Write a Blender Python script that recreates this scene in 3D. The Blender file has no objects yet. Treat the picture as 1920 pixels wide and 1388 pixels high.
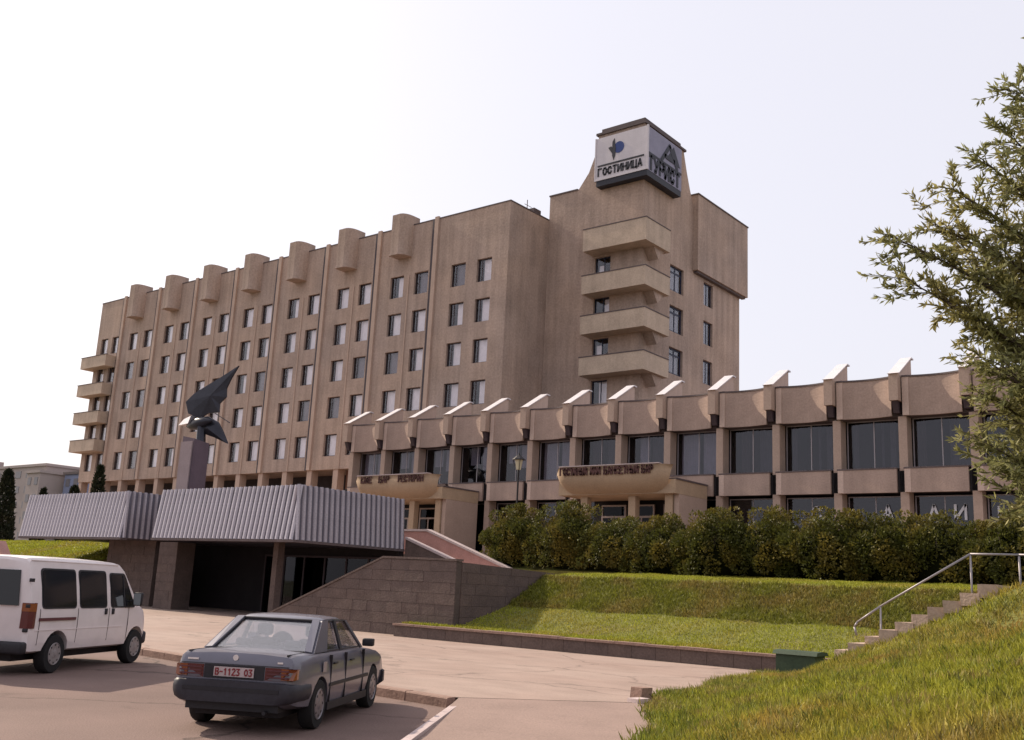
import bpy, bmesh, math, random
import numpy as np
from mathutils import Vector, Matrix, Euler
random.seed(7); rng = np.random.default_rng(7)
R = math.radians
scene = bpy.context.scene
C = scene.collection

# ------------------------------------------------------------------ camera
cam_d = bpy.data.cameras.new('camera'); cam = bpy.data.objects.new('camera', cam_d); C.objects.link(cam)
cam_d.sensor_width = 36.0; cam_d.lens = 35.44; cam_d.clip_start = 0.1; cam_d.clip_end = 6000
cr_, cu_, cb_ = (0.78329606, 0.61973174, 0.04878381), (0.09539311, -0.1973729, 0.97567622), (0.61428612, -0.7595897, -0.21371955)
cam.matrix_world = Matrix(((cr_[0], cu_[0], cb_[0], 0), (cr_[1], cu_[1], cb_[1], 0), (cr_[2], cu_[2], cb_[2], 1.8), (0, 0, 0, 1)))
scene.camera = cam

# ------------------------------------------------------------------ sky and sun
SUN_EL = 35.0
SUN_AZ = -2.0   # degrees behind the plane of the long facade
sun_to = Vector((-math.cos(R(SUN_AZ)) * math.cos(R(SUN_EL)), math.sin(R(SUN_AZ)) * math.cos(R(SUN_EL)), math.sin(R(SUN_EL))))
world = bpy.data.worlds.new('World'); scene.world = world; world.use_nodes = True
wn = world.node_tree; wn.nodes.clear()
sky = wn.nodes.new('ShaderNodeTexSky'); sky.sky_type = 'NISHITA'; sky.sun_disc = False
sky.sun_elevation = R(SUN_EL); sky.sun_rotation = math.atan2(sun_to.x, sun_to.y)
sky.air_density = 1.0; sky.dust_density = 6.0; sky.ozone_density = 1.0; sky.altitude = 100
pale = wn.nodes.new('ShaderNodeMix'); pale.data_type = 'RGBA'; pale.inputs[0].default_value = 0.62
pale.inputs[7].default_value = (10.8, 10.5, 11.3, 1)
bg = wn.nodes.new('ShaderNodeBackground'); bg.inputs[1].default_value = 0.10
wo = wn.nodes.new('ShaderNodeOutputWorld')
wn.links.new(sky.outputs[0], pale.inputs[6]); wn.links.new(pale.outputs[2], bg.inputs[0]); wn.links.new(bg.outputs[0], wo.inputs[0])
sd = bpy.data.lights.new('sun', 'SUN'); sd.energy = 5.0; sd.angle = R(0.6); sd.color = (1.0, 0.86, 0.68)
sun = bpy.data.objects.new('sun', sd); C.objects.link(sun)
sun.rotation_euler = sun_to.to_track_quat('Z', 'Y').to_euler(); sun.location = (-40, 0, 40)
vs = scene.view_settings; vs.view_transform = 'Standard'; vs.look = 'None'; vs.exposure = 0.2; vs.gamma = 1.0; vs.use_curve_mapping = False
scene.render.resolution_x = 1024; scene.render.resolution_y = 740

# ------------------------------------------------------------------ materials
def new_mat(name):
    m = bpy.data.materials.new(name); m.use_nodes = True
    nt = m.node_tree; b = nt.nodes['Principled BSDF']
    return m, nt, b
def N(nt, t, **kw):
    n = nt.nodes.new(t)
    for k, v in kw.items():
        if isinstance(k, str) and k.startswith('i_'): n.inputs[k[2:]].default_value = v
        else: setattr(n, k, v)
    return n
def c4(c): return (c[0], c[1], c[2], 1)
def mat(name, col, rough=0.85, var=0.18, scale=1.5, fine=18.0, bump=0.0, metal=0.0, streak=0.0, col2=None, stretch=(1, 1, 1), spec=0.3, island=0.0, c2scale=0.35, c2lo=0.45, c2hi=0.62, detail=6, crack=0.0, stain=0.0):
    """base colour broken up by two noises (wear / dirt), optional streaks, a second colour in patches and bump"""
    m, nt, b = new_mat(name); L = nt.links
    tc = N(nt, 'ShaderNodeTexCoord'); mp = N(nt, 'ShaderNodeMapping'); mp.inputs['Scale'].default_value = stretch
    L.new(tc.outputs['Object'], mp.inputs[0])
    n1 = N(nt, 'ShaderNodeTexNoise', i_Scale=scale, i_Detail=detail); L.new(mp.outputs[0], n1.inputs['Vector'])
    n2 = N(nt, 'ShaderNodeTexNoise', i_Scale=fine, i_Detail=3.0); L.new(mp.outputs[0], n2.inputs['Vector'])
    ad = N(nt, 'ShaderNodeMath', operation='ADD'); L.new(n1.outputs[0], ad.inputs[0]); L.new(n2.outputs[0], ad.inputs[1])
    last = ad.outputs[0]
    if streak:
        ms = N(nt, 'ShaderNodeMapping'); ms.inputs['Scale'].default_value = (1, 1, 0.07); L.new(tc.outputs['Object'], ms.inputs[0])
        n3 = N(nt, 'ShaderNodeTexNoise', i_Scale=2.2, i_Detail=5.0); L.new(ms.outputs[0], n3.inputs['Vector'])
        mu = N(nt, 'ShaderNodeMath', operation='MULTIPLY_ADD'); mu.inputs[1].default_value = streak
        L.new(n3.outputs[0], mu.inputs[0]); L.new(last, mu.inputs[2])
        s2 = N(nt, 'ShaderNodeMath', operation='SUBTRACT'); s2.inputs[1].default_value = streak * 0.5; L.new(mu.outputs[0], s2.inputs[0]); last = s2.outputs[0]
    if crack:
        nw = N(nt, 'ShaderNodeTexNoise', i_Scale=1.2, i_Detail=4.0); L.new(tc.outputs['Object'], nw.inputs['Vector'])
        mxv = N(nt, 'ShaderNodeVectorMath', operation='MULTIPLY_ADD'); mxv.inputs[1].default_value = (.9, .9, .9); L.new(nw.outputs['Color'], mxv.inputs[0]); L.new(tc.outputs['Object'], mxv.inputs[2])
        vo = N(nt, 'ShaderNodeTexVoronoi', feature='DISTANCE_TO_EDGE', i_Scale=0.22); L.new(mxv.outputs[0], vo.inputs['Vector'])
        cm = N(nt, 'ShaderNodeMapRange'); cm.inputs['From Max'].default_value = 0.012; cm.inputs['To Min'].default_value = -crack; cm.inputs['To Max'].default_value = 0.0; L.new(vo.outputs['Distance'], cm.inputs['Value'])
        ca = N(nt, 'ShaderNodeMath', operation='ADD'); L.new(last, ca.inputs[0]); L.new(cm.outputs[0], ca.inputs[1]); last = ca.outputs[0]
    if stain:
        ns = N(nt, 'ShaderNodeTexNoise', i_Scale=0.9, i_Detail=3.0, i_Distortion=0.6); L.new(tc.outputs['Object'], ns.inputs['Vector'])
        sm_ = N(nt, 'ShaderNodeMapRange'); sm_.inputs['From Min'].default_value = 0.60; sm_.inputs['From Max'].default_value = 0.72; sm_.inputs['To Min'].default_value = 0.0; sm_.inputs['To Max'].default_value = -stain; L.new(ns.outputs[0], sm_.inputs['Value'])
        sa = N(nt, 'ShaderNodeMath', operation='ADD'); L.new(last, sa.inputs[0]); L.new(sm_.outputs[0], sa.inputs[1]); last = sa.outputs[0]
    mr = N(nt, 'ShaderNodeMapRange'); mr.clamp = False; mr.inputs['From Min'].default_value = 0.6; mr.inputs['From Max'].default_value = 1.4
    mr.inputs['To Min'].default_value = 1 - var; mr.inputs['To Max'].default_value = 1 + var
    L.new(last, mr.inputs['Value']); val = mr.outputs[0]
    if island:
        g = N(nt, 'ShaderNodeNewGeometry'); m2 = N(nt, 'ShaderNodeMapRange')
        m2.inputs['To Min'].default_value = 1 - island; m2.inputs['To Max'].default_value = 1 + island
        L.new(g.outputs['Random Per Island'], m2.inputs['Value'])
        mm = N(nt, 'ShaderNodeMath', operation='MULTIPLY'); L.new(val, mm.inputs[0]); L.new(m2.outputs[0], mm.inputs[1]); val = mm.outputs[0]
    base = None
    if col2 is not None:
        n4 = N(nt, 'ShaderNodeTexNoise', i_Scale=c2scale, i_Detail=5.0); L.new(tc.outputs['Object'], n4.inputs['Vector'])
        rp = N(nt, 'ShaderNodeMapRange'); rp.inputs['From Min'].default_value = c2lo; rp.inputs['From Max'].default_value = c2hi; L.new(n4.outputs[0], rp.inputs['Value'])
        mx = N(nt, 'ShaderNodeMix', data_type='RGBA'); mx.inputs[6].default_value = c4(col); mx.inputs[7].default_value = c4(col2); L.new(rp.outputs[0], mx.inputs[0]); base = mx.outputs[2]
    vm = N(nt, 'ShaderNodeVectorMath', operation='SCALE')
    if base: L.new(base, vm.inputs[0])
    else: vm.inputs[0].default_value = col
    L.new(val, vm.inputs['Scale']); L.new(vm.outputs[0], b.inputs['Base Color'])
    b.inputs['Roughness'].default_value = rough; b.inputs['Metallic'].default_value = metal; b.inputs['Specular IOR Level'].default_value = spec
    if bump:
        bp = N(nt, 'ShaderNodeBump'); bp.inputs['Strength'].default_value = bump; bp.inputs['Distance'].default_value = 0.03
        L.new(ad.outputs[0], bp.inputs['Height']); L.new(bp.outputs[0], b.inputs['Normal'])
    return m
def glass_mat(name, tint=(0.97, 0.97, 0.98), gl=(0.9, 0.9, 0.95), ior=1.5, rough=0.02):
    m, nt, b = new_mat(name); L = nt.links; nt.nodes.remove(b); out = nt.nodes['Material Output']
    t = N(nt, 'ShaderNodeBsdfTransparent'); t.inputs[0].default_value = c4(tint)
    g = N(nt, 'ShaderNodeBsdfGlossy'); g.inputs[0].default_value = c4(gl); g.inputs['Roughness'].default_value = rough
    tc = N(nt, 'ShaderNodeTexCoord'); nz = N(nt, 'ShaderNodeTexNoise', i_Scale=0.8, i_Detail=1.0); L.new(tc.outputs['Object'], nz.inputs['Vector'])
    bp = N(nt, 'ShaderNodeBump'); bp.inputs['Strength'].default_value = 0.05; bp.inputs['Distance'].default_value = 0.02; L.new(nz.outputs[0], bp.inputs['Height']); L.new(bp.outputs[0], g.inputs['Normal'])
    lw = N(nt, 'ShaderNodeLayerWeight'); lw.inputs['Blend'].default_value = 0.5
    pw = N(nt, 'ShaderNodeMath', operation='POWER'); pw.inputs[1].default_value = 4.0; L.new(lw.outputs['Facing'], pw.inputs[0])
    f = N(nt, 'ShaderNodeMapRange'); r0 = ((ior - 1) / (ior + 1)) ** 2; f.inputs['To Min'].default_value = r0 * 1.1; f.inputs['To Max'].default_value = 1.0; L.new(pw.outputs[0], f.inputs['Value'])
    mx = N(nt, 'ShaderNodeMixShader'); L.new(f.outputs[0], mx.inputs[0]); L.new(t.outputs[0], mx.inputs[1]); L.new(g.outputs[0], mx.inputs[2]); L.new(mx.outputs[0], out.inputs[0])
    return m
def leaf_mat(name, col, col2, rough=0.55, trans=0.25, island=0.45, c2scale=1.1):
    m = mat(name, col, rough=rough, var=0.25, scale=1.2, fine=6, island=island, col2=col2, c2scale=c2scale, spec=0.25)
    nt = m.node_tree; b = nt.nodes['Principled BSDF']; L = nt.links
    tr = N(nt, 'ShaderNodeBsdfTranslucent'); mx = N(nt, 'ShaderNodeMixShader'); mx.inputs[0].default_value = trans
    if name == 'grass_blades':
        for n_ in nt.nodes:
            if n_.type == 'MAP_RANGE' and abs(n_.inputs['From Min'].default_value - .45) < 1e-3: n_.inputs['From Min'].default_value = .52; n_.inputs['From Max'].default_value = .70
    src = b.inputs['Base Color'].links[0].from_socket; L.new(src, tr.inputs[0])
    out = nt.nodes['Material Output']; L.new(b.outputs[0], mx.inputs[1]); L.new(tr.outputs[0], mx.inputs[2]); L.new(mx.outputs[0], out.inputs[0])
    return m

M = {}
M['render'] = mat('hotel_render', (0.392, 0.285, 0.225), var=0.26, scale=0.5, fine=7, bump=0.45, streak=1.1, col2=(0.350, 0.265, 0.222), c2scale=0.16, c2lo=0.38, c2hi=0.64)
M['render_pale'] = mat('balcony_concrete', (0.46, 0.36, 0.28), var=0.2, scale=1.0, fine=12, bump=0.25, streak=0.8)
M['pilaster'] = mat('pilaster_concrete', (0.45, 0.33, 0.265), var=0.16, scale=0.8, fine=12, bump=0.2, streak=0.5)
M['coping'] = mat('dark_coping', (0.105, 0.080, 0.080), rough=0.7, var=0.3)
M['pav_panel'] = mat('pavilion_panel', (0.36, 0.262, 0.217), var=0.22, scale=0.7, fine=14, bump=0.25, streak=0.8)
M['pav_strip'] = mat('pavilion_strip', (0.50, 0.375, 0.315), var=0.15, scale=0.7, fine=14, bump=0.2, streak=0.6)
M['pav_col'] = mat('pavilion_column', (0.39, 0.285, 0.230), var=0.16, scale=0.8, fine=14, bump=0.2, streak=0.5)
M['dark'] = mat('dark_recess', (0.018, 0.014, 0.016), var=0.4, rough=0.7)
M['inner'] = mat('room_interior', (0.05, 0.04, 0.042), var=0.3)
M['whitemetal'] = mat('white_roof_metal', (0.62, 0.58, 0.60), rough=0.45, var=0.10, scale=2, streak=0.3)
M['frame'] = mat('window_frame', (0.050, 0.035, 0.040), rough=0.5, var=0.2)
M['frame_blue'] = mat('window_frame_blue', (0.018, 0.022, 0.05), rough=0.45, var=0.2)
M['frame_pale'] = mat('door_frame_pale', (0.40, 0.33, 0.30), rough=0.5, var=0.15)
M['alu'] = mat('mullion_metal', (0.34, 0.30, 0.31), rough=0.4, var=0.15, metal=0.3)
M['curtain'] = mat('pale_curtain', (0.80, 0.73, 0.74), var=0.12, rough=0.95, scale=3)
M['curtain_b'] = mat('grey_curtain', (0.16, 0.135, 0.145), var=0.2, rough=0.95, scale=3)
M['curtain_c'] = mat('brown_curtain', (0.11, 0.075, 0.075), var=0.25, rough=0.95, scale=3)
M['glass'] = glass_mat('window_glass')
M['glass_pav'] = glass_mat('pavilion_glass', tint=(0.62, 0.62, 0.66), ior=1.5)
M['glass_dark'] = glass_mat('tinted_glass', tint=(0.30, 0.31, 0.34), ior=1.25)
M['car_glass'] = glass_mat('car_glass', tint=(0.80, 0.80, 0.83), ior=2.1, gl=(1, 1, 1))
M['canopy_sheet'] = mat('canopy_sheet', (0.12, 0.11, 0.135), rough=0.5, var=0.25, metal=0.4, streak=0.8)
M['canopy_slat'] = mat('canopy_slat', (0.42, 0.385, 0.42), rough=0.38, var=0.28, metal=0.55, streak=1.0, scale=0.7)
M['stone'] = mat('wall_stone', (0.112, 0.080, 0.070), var=0.30, scale=2.2, fine=16, bump=0.5)
M['stone_b'] = mat('wall_stone_b', (0.104, 0.075, 0.067), var=0.30, scale=2.4, fine=16, bump=0.5)
M['joint'] = mat('joint_mortar', (0.085, 0.063, 0.056), var=0.3)
M['pinkstone'] = mat('pink_parapet', (0.44, 0.24, 0.21), var=0.22, scale=2, fine=15, bump=0.3)
M['palecope'] = mat('pale_coping', (0.46, 0.37, 0.36), var=0.15, scale=3, bump=0.2)
M['step'] = mat('step_concrete', (0.42, 0.31, 0.25), var=0.25, scale=2.5, bump=0.4)
M['asphalt'] = mat('lot_asphalt', (0.150, 0.098, 0.085), crack=0.9, stain=0.45, var=0.24, scale=0.55, fine=40, bump=0.35, col2=(0.185, 0.125, 0.108), c2scale=0.25, c2lo=0.4, c2hi=0.7, rough=0.9)
M['plaza'] = mat('plaza_paving', (0.318, 0.238, 0.202), crack=0.7, stain=0.35, var=0.20, scale=0.8, fine=25, bump=0.3, col2=(0.285, 0.205, 0.172), c2scale=0.3, c2lo=0.4, c2hi=0.65, rough=0.9, stretch=(1, 2.2, 1))
M['path'] = mat('path_concrete', (0.265, 0.188, 0.160), stain=0.4, var=0.20, scale=0.9, fine=30, bump=0.3, rough=0.9)
M['kerb'] = mat('kerb_stone', (0.24, 0.155, 0.125), var=0.28, scale=3, bump=0.4)
M['soil'] = mat('turf_soil', (0.14, 0.14, 0.03), var=0.35, scale=1.5, fine=20, bump=0.5, col2=(0.13, 0.085, 0.035), c2scale=0.45, c2lo=0.52, c2hi=0.72)
M['ground'] = mat('far_ground', (0.10, 0.10, 0.05), var=0.3, scale=0.1)
M['grass'] = leaf_mat('grass_blades', (0.285, 0.280, 0.032), (0.350, 0.225, 0.060), trans=0.35, island=0.50, c2scale=0.33)
M['grass_lawn'] = leaf_mat('lawn_blades', (0.290, 0.300, 0.030), (0.300, 0.260, 0.040), trans=0.35, island=0.35, c2scale=0.4)
M['grass_weed'] = leaf_mat('weed_blades', (0.150, 0.175, 0.025), (0.300, 0.230, 0.075), trans=0.3, island=0.5, c2scale=1.6)
M['grass_rough'] = leaf_mat('rough_shaded_blades', (0.165, 0.170, 0.020), (0.215, 0.165, 0.040), trans=0.3, island=0.45, c2scale=0.7)  # longer grass, the steep slope's shade put into a darker colour
M['bush'] = leaf_mat('bush_leaf', (0.072, 0.076, 0.014), (0.150, 0.116, 0.022), trans=0.30, island=0.38, c2scale=0.9)
M['bush_core'] = mat('bush_inner_shade', (0.010, 0.011, 0.004), var=0.4, spec=0.0, rough=1.0)  # near-black: shade between the leaves put into the colour
M['willow'] = leaf_mat('willow_leaf', (0.225, 0.225, 0.095), (0.300, 0.262, 0.100), trans=0.38, island=0.45, c2scale=0.8)
M['conifer'] = leaf_mat('conifer_needle', (0.022, 0.028, 0.014), (0.03, 0.03, 0.014), trans=0.1, island=0.4)
M['bark'] = mat('bark', (0.075, 0.055, 0.045), var=0.35, scale=6, bump=0.6)
M['rail'] = mat('rail_metal', (0.25, 0.23, 0.245), rough=0.45, metal=0.4, var=0.15)
M['greenbox'] = mat('green_paint', (0.040, 0.062, 0.036), rough=0.6, var=0.25)
M['bronze'] = mat('bronze', (0.035, 0.035, 0.045), rough=0.38, metal=0.5, var=0.3, streak=0.5)
M['steel'] = mat('bright_metal', (0.75, 0.70, 0.70), rough=0.3, metal=0.7, var=0.1)
M['pedestal'] = mat('pedestal_shaded', (0.115, 0.085, 0.105), var=0.2, scale=1.2, bump=0.2, streak=0.6)  # stone with the shade of the side faces put into its colour
M['pedestal_lit'] = mat('pedestal_lit', (0.27, 0.21, 0.215), var=0.15, bump=0.2)  # same stone painted paler for the face lit by the sky
M['signwhite'] = mat('sign_white', (0.54, 0.50, 0.53), rough=0.5, var=0.10, streak=0.7)
M['signgrey'] = mat('sign_grey', (0.23, 0.22, 0.30), rough=0.5, var=0.15, streak=0.4)
M['signdark'] = mat('sign_dark', (0.022, 0.022, 0.032), rough=0.5, var=0.2)
M['signblue'] = mat('sign_blue', (0.035, 0.06, 0.20), rough=0.5, var=0.1)
M['boat'] = mat('canopy_render', (0.39, 0.280, 0.190), var=0.15, scale=0.8, fine=12, bump=0.15, streak=0.5)
M['lettering'] = mat('maroon_letters', (0.075, 0.026, 0.024), rough=0.6, var=0.15)
M['white_letter'] = mat('white_letters', (0.62, 0.62, 0.66), rough=0.5, var=0.05)
M['brownpanel'] = mat('brown_panel', (0.17, 0.085, 0.055), rough=0.6, var=0.25)
M['far_a'] = mat('far_hazy_concrete', (0.36, 0.30, 0.285), var=0.12, scale=0.2, streak=0.4)  # distance haze put into the paler colour
M['far_b'] = mat('far_blue', (0.20, 0.22, 0.33), var=0.12, scale=0.2)
M['far_win'] = mat('far_hazy_window', (0.16, 0.15, 0.17), rough=0.3, var=0.2)  # panes paled the same way, haze painted in
M['lampglass'] = mat('lamp_glass', (0.55, 0.48, 0.33), rough=0.3, var=0.1)
M['lampiron'] = mat('lamp_iron', (0.02, 0.016, 0.018), rough=0.5, var=0.2)
# vehicles
def paint(name, col, rough=0.28, metal=0.0, coat=0.5, dirt=0.12):
    m = mat(name, col, rough=rough, var=dirt, scale=1.5, fine=5, metal=metal, spec=0.5)
    b = m.node_tree.nodes['Principled BSDF']; b.inputs['Coat Weight'].default_value = coat; b.inputs['Coat Roughness'].default_value = 0.08
    return m
M['car_paint'] = paint('car_paint', (0.125, 0.118, 0.150), metal=0.3, rough=0.38)
M['van_paint'] = paint('van_paint', (0.66, 0.59, 0.59), rough=0.35, coat=0.3, dirt=0.08)
M['trim'] = mat('black_trim', (0.020, 0.018, 0.022), rough=0.55, var=0.25)
M['bumper'] = mat('grey_bumper', (0.028, 0.026, 0.034), rough=0.5, var=0.25)
M['tyre'] = mat('tyre_rubber', (0.014, 0.013, 0.014), rough=0.85, var=0.3)
M['rim'] = mat('wheel_rim', (0.22, 0.20, 0.22), rough=0.35, metal=0.6, var=0.2)
M['van_rim'] = mat('van_rim', (0.26, 0.23, 0.23), rough=0.5, metal=0.3, var=0.3)
M['red_lens'] = mat('red_lens', (0.085, 0.012, 0.012), rough=0.2, var=0.15, spec=0.6)
M['amber_lens'] = mat('amber_lens', (0.20, 0.052, 0.012), rough=0.2, var=0.15, spec=0.6)
M['maroon'] = mat('maroon_strip', (0.10, 0.03, 0.035), rough=0.5, var=0.2)
M['plate'] = mat('plate_white', (0.42, 0.34, 0.34), rough=0.5, var=0.08)
M['plate_red'] = mat('plate_red', (0.22, 0.03, 0.035), rough=0.5, var=0.05)
M['seat'] = mat('seat_cloth', (0.05, 0.045, 0.05), rough=0.95, var=0.2)
M['mirrorglass'] = mat('mirror_glass', (0.9, 0.9, 0.9), rough=0.05, metal=1.0, var=0.02)

# ------------------------------------------------------------------ mesh helpers
class MB:
    def __init__(s): s.v = []; s.f = []
    def add(s, vs_, fs):
        o = len(s.v); s.v += [tuple(p) for p in vs_]; s.f += [tuple(i + o for i in f) for f in fs]; return s
    def box(s, x0, x1, y0, y1, z0, z1):
        return s.add([(x0, y0, z0), (x1, y0, z0), (x1, y1, z0), (x0, y1, z0), (x0, y0, z1), (x1, y0, z1), (x1, y1, z1), (x0, y1, z1)],
                     [(0, 3, 2, 1), (4, 5, 6, 7), (0, 1, 5, 4), (1, 2, 6, 5), (2, 3, 7, 6), (3, 0, 4, 7)])
    def prism(s, pts, d):
        """polygon pts (3D) swept by vector d"""
        n = len(pts); P = [Vector(p) for p in pts]; d = Vector(d)
        return s.add(P + [p + d for p in P], [tuple(range(n - 1, -1, -1)), tuple(range(n, 2 * n))] + [(i, (i + 1) % n, (i + 1) % n + n, i + n) for i in range(n)])
    def quad(s, a, b, c, d): return s.add([a, b, c, d], [(0, 1, 2, 3)])
    def tube(s, p0, p1, r0, r1=None, n=8, cap=True):
        r1 = r0 if r1 is None else r1; p0 = Vector(p0); p1 = Vector(p1); d = (p1 - p0).normalized()
        a = d.orthogonal().normalized(); b = d.cross(a)
        vv = []
        for p, r in ((p0, r0), (p1, r1)):
            for i in range(n):
                t = 2 * math.pi * i / n; vv.append(p + a * (math.cos(t) * r) + b * (math.sin(t) * r))
        ff = [(i, (i + 1) % n, (i + 1) % n + n, i + n) for i in range(n)]
        if cap: ff += [tuple(range(n - 1, -1, -1)), tuple(range(n, 2 * n))]
        return s.add(vv, ff)
    def path(s, pts, rad, n=7):
        for i in range(len(pts) - 1): s.tube(pts[i], pts[i + 1], rad[i], rad[i + 1], n)
        return s
    def lathe(s, prof, origin=(0, 0, 0), axis='z', n=20):
        vv = []; m = len(prof)
        for r, h in prof:
            for i in range(n):
                t = 2 * math.pi * i / n; a, b = r * math.cos(t), r * math.sin(t)
                p = {'z': (a, b, h), 'y': (a, h, b), 'x': (h, a, b)}[axis]
                vv.append((p[0] + origin[0], p[1] + origin[1], p[2] + origin[2]))
        ff = [(j * n + i, j * n + (i + 1) % n, (j + 1) * n + (i + 1) % n, (j + 1) * n + i) for j in range(m - 1) for i in range(n)]
        ff += [tuple(range(n)), tuple(range((m - 1) * n, m * n))]
        return s.add(vv, ff)
    def loft(s, rings, closed_ends=True):
        n = len(rings[0]); vv = [p for r in rings for p in r]
        ff = [(j * n + i, j * n + (i + 1) % n, (j + 1) * n + (i + 1) % n, (j + 1) * n + i) for j in range(len(rings) - 1) for i in range(n)]
        if closed_ends: ff += [tuple(range(n - 1, -1, -1)), tuple(range((len(rings) - 1) * n, len(rings) * n))]
        return s.add(vv, ff)
    def mesh(s, name, origin=(0, 0, 0), smooth=False):
        me = bpy.data.meshes.new(name)
        me.from_pydata([(p[0] - origin[0], p[1] - origin[1], p[2] - origin[2]) for p in s.v], [], s.f)
        if smooth: me.polygons.foreach_set('use_smooth', [True] * len(me.polygons))
        me.update(); return me
def link(name, me, mt=None, parent=None, loc=(0, 0, 0), rot=None):
    o = bpy.data.objects.new(name, me); C.objects.link(o); o.location = loc
    if rot: o.rotation_euler = rot
    if mt is not None and me is not None and not me.materials: me.materials.append(M[mt] if isinstance(mt, str) else mt)
    if parent: o.parent = parent
    return o
def wo_(o):
    """world origin of a (possibly parented, unrotated) object"""
    v = Vector(o.location)
    while o.parent: o = o.parent; v = v + Vector(o.location)
    return v
def part(name, mb, mt, parent=None, smooth=False):
    """mesh given in world coordinates, child of an unrotated parent"""
    org = wo_(parent) if parent else (0, 0, 0)
    return link(name, mb.mesh(name, org, smooth), mt, parent)
def tag(o, label=None, cat=None, group=None, kind=None):
    if label: o['label'] = label
    if cat: o['category'] = cat
    if group: o['group'] = group
    if kind: o['kind'] = kind
    return o
def thing(name, label, cat, loc=(0, 0, 0), rotz=0.0, group=None):
    o = bpy.data.objects.new(name, None); C.objects.link(o); o.location = loc; o.rotation_euler = (0, 0, rotz); o.empty_display_size = 0.2
    return tag(o, label, cat, group)
def struct(name, mb, mt, smooth=False):
    return tag(part(name, mb, mt, None, smooth), kind='structure')
def holes_wall(mb, u0, u1, v0, v1, holes, fn, depth):
    """flat wall with rectangular openings and reveals; fn(u, v, d) -> point, d = depth into the wall"""
    us = sorted({u0, u1} | {h[0] for h in holes} | {h[1] for h in holes}); vv = sorted({v0, v1} | {h[2] for h in holes} | {h[3] for h in holes})
    for i in range(len(us) - 1):
        for j in range(len(vv) - 1):
            cu, cv = (us[i] + us[i + 1]) / 2, (vv[j] + vv[j + 1]) / 2
            if any(h[0] < cu < h[1] and h[2] < cv < h[3] for h in holes): continue
            mb.quad(fn(us[i], vv[j], 0), fn(us[i + 1], vv[j], 0), fn(us[i + 1], vv[j + 1], 0), fn(us[i], vv[j + 1], 0))
    for a, b, c, d in holes:
        mb.quad(fn(a, c, 0), fn(a, d, 0), fn(a, d, depth), fn(a, c, depth)); mb.quad(fn(b, c, 0), fn(b, c, depth), fn(b, d, depth), fn(b, d, 0))
        mb.quad(fn(a, c, 0), fn(a, c, depth), fn(b, c, depth), fn(b, c, 0)); mb.quad(fn(a, d, 0), fn(b, d, 0), fn(b, d, depth), fn(a, d, depth))
def clip_poly(poly, a, b, c):
    """keep a*u+b*v<=c"""
    out = []
    for i in range(len(poly)):
        p, q = poly[i], poly[(i + 1) % len(poly)]; dp, dq = a * p[0] + b * p[1] - c, a * q[0] + b * q[1] - c
        if dp <= 0: out.append(p)
        if dp * dq < 0: t = dp / (dp - dq); out.append((p[0] + t * (q[0] - p[0]), p[1] + t * (q[1] - p[1])))
    return out
def clad(parent, region, fn, sw, sh, th, mats, name='stone_slab', gap=0.004):
    """cladding slabs over a convex polygon region (u, v): each slab an object"""
    us = [p[0] for p in region]; vv = [p[1] for p in region]
    hp = []
    n = len(region); cx = sum(us) / n; cy = sum(vv) / n
    for i in range(n):
        p, q = region[i], region[(i + 1) % n]; a, b = q[1] - p[1], -(q[0] - p[0]); c = a * p[0] + b * p[1]
        if a * cx + b * cy > c: a, b, c = -a, -b, -c
        hp.append((a, b, c))
    v = min(vv); row = 0; org = wo_(parent)
    while v < max(vv) - 0.02:
        u = min(us) - (row % 2) * sw * 0.5
        while u < max(us):
            w = sw * random.uniform(0.8, 1.2)
            poly = [(u + gap, v + gap), (u + w - gap, v + gap), (u + w - gap, v + sh - gap), (u + gap, v + sh - gap)]
            for h in hp:
                poly = clip_poly(poly, *h)
                if len(poly) < 3: break
            if len(poly) >= 3:
                ar = abs(sum(poly[i][0] * poly[(i + 1) % len(poly)][1] - poly[(i + 1) % len(poly)][0] * poly[i][1] for i in range(len(poly)))) / 2
                if ar > 0.012:
                    t = th * random.uniform(0.7, 1.3); f0 = [fn(p[0], p[1], 0) for p in poly]; f1 = Vector(fn(poly[0][0], poly[0][1], -t)) - Vector(f0[0])
                    link(name, MB().prism(f0, f1).mesh(name, org), random.choice(mats), parent)
            u += w
        v += sh; row += 1
def lerp_tab(t, y):
    if y <= t[0][0]: return t[0][1]
    for (a, va), (b, vb) in zip(t, t[1:]):
        if y <= b: return va + (vb - va) * (y - a) / (b - a)
    return t[-1][1]
def np_mesh(name, V, F, mt):
    """fast mesh from numpy arrays: V (n,3), F (m,k)"""
    me = bpy.data.meshes.new(name); k = F.shape[1]
    me.vertices.add(len(V)); me.vertices.foreach_set('co', V.astype(np.float32).ravel())
    me.loops.add(F.size); me.loops.foreach_set('vertex_index', F.astype(np.int32).ravel())
    me.polygons.add(len(F)); me.polygons.foreach_set('loop_start', np.arange(0, F.size, k, dtype=np.int32)); me.polygons.foreach_set('loop_total', np.full(len(F), k, dtype=np.int32))
    me.update(calc_edges=True); me.materials.append(M[mt]); return me
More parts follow.
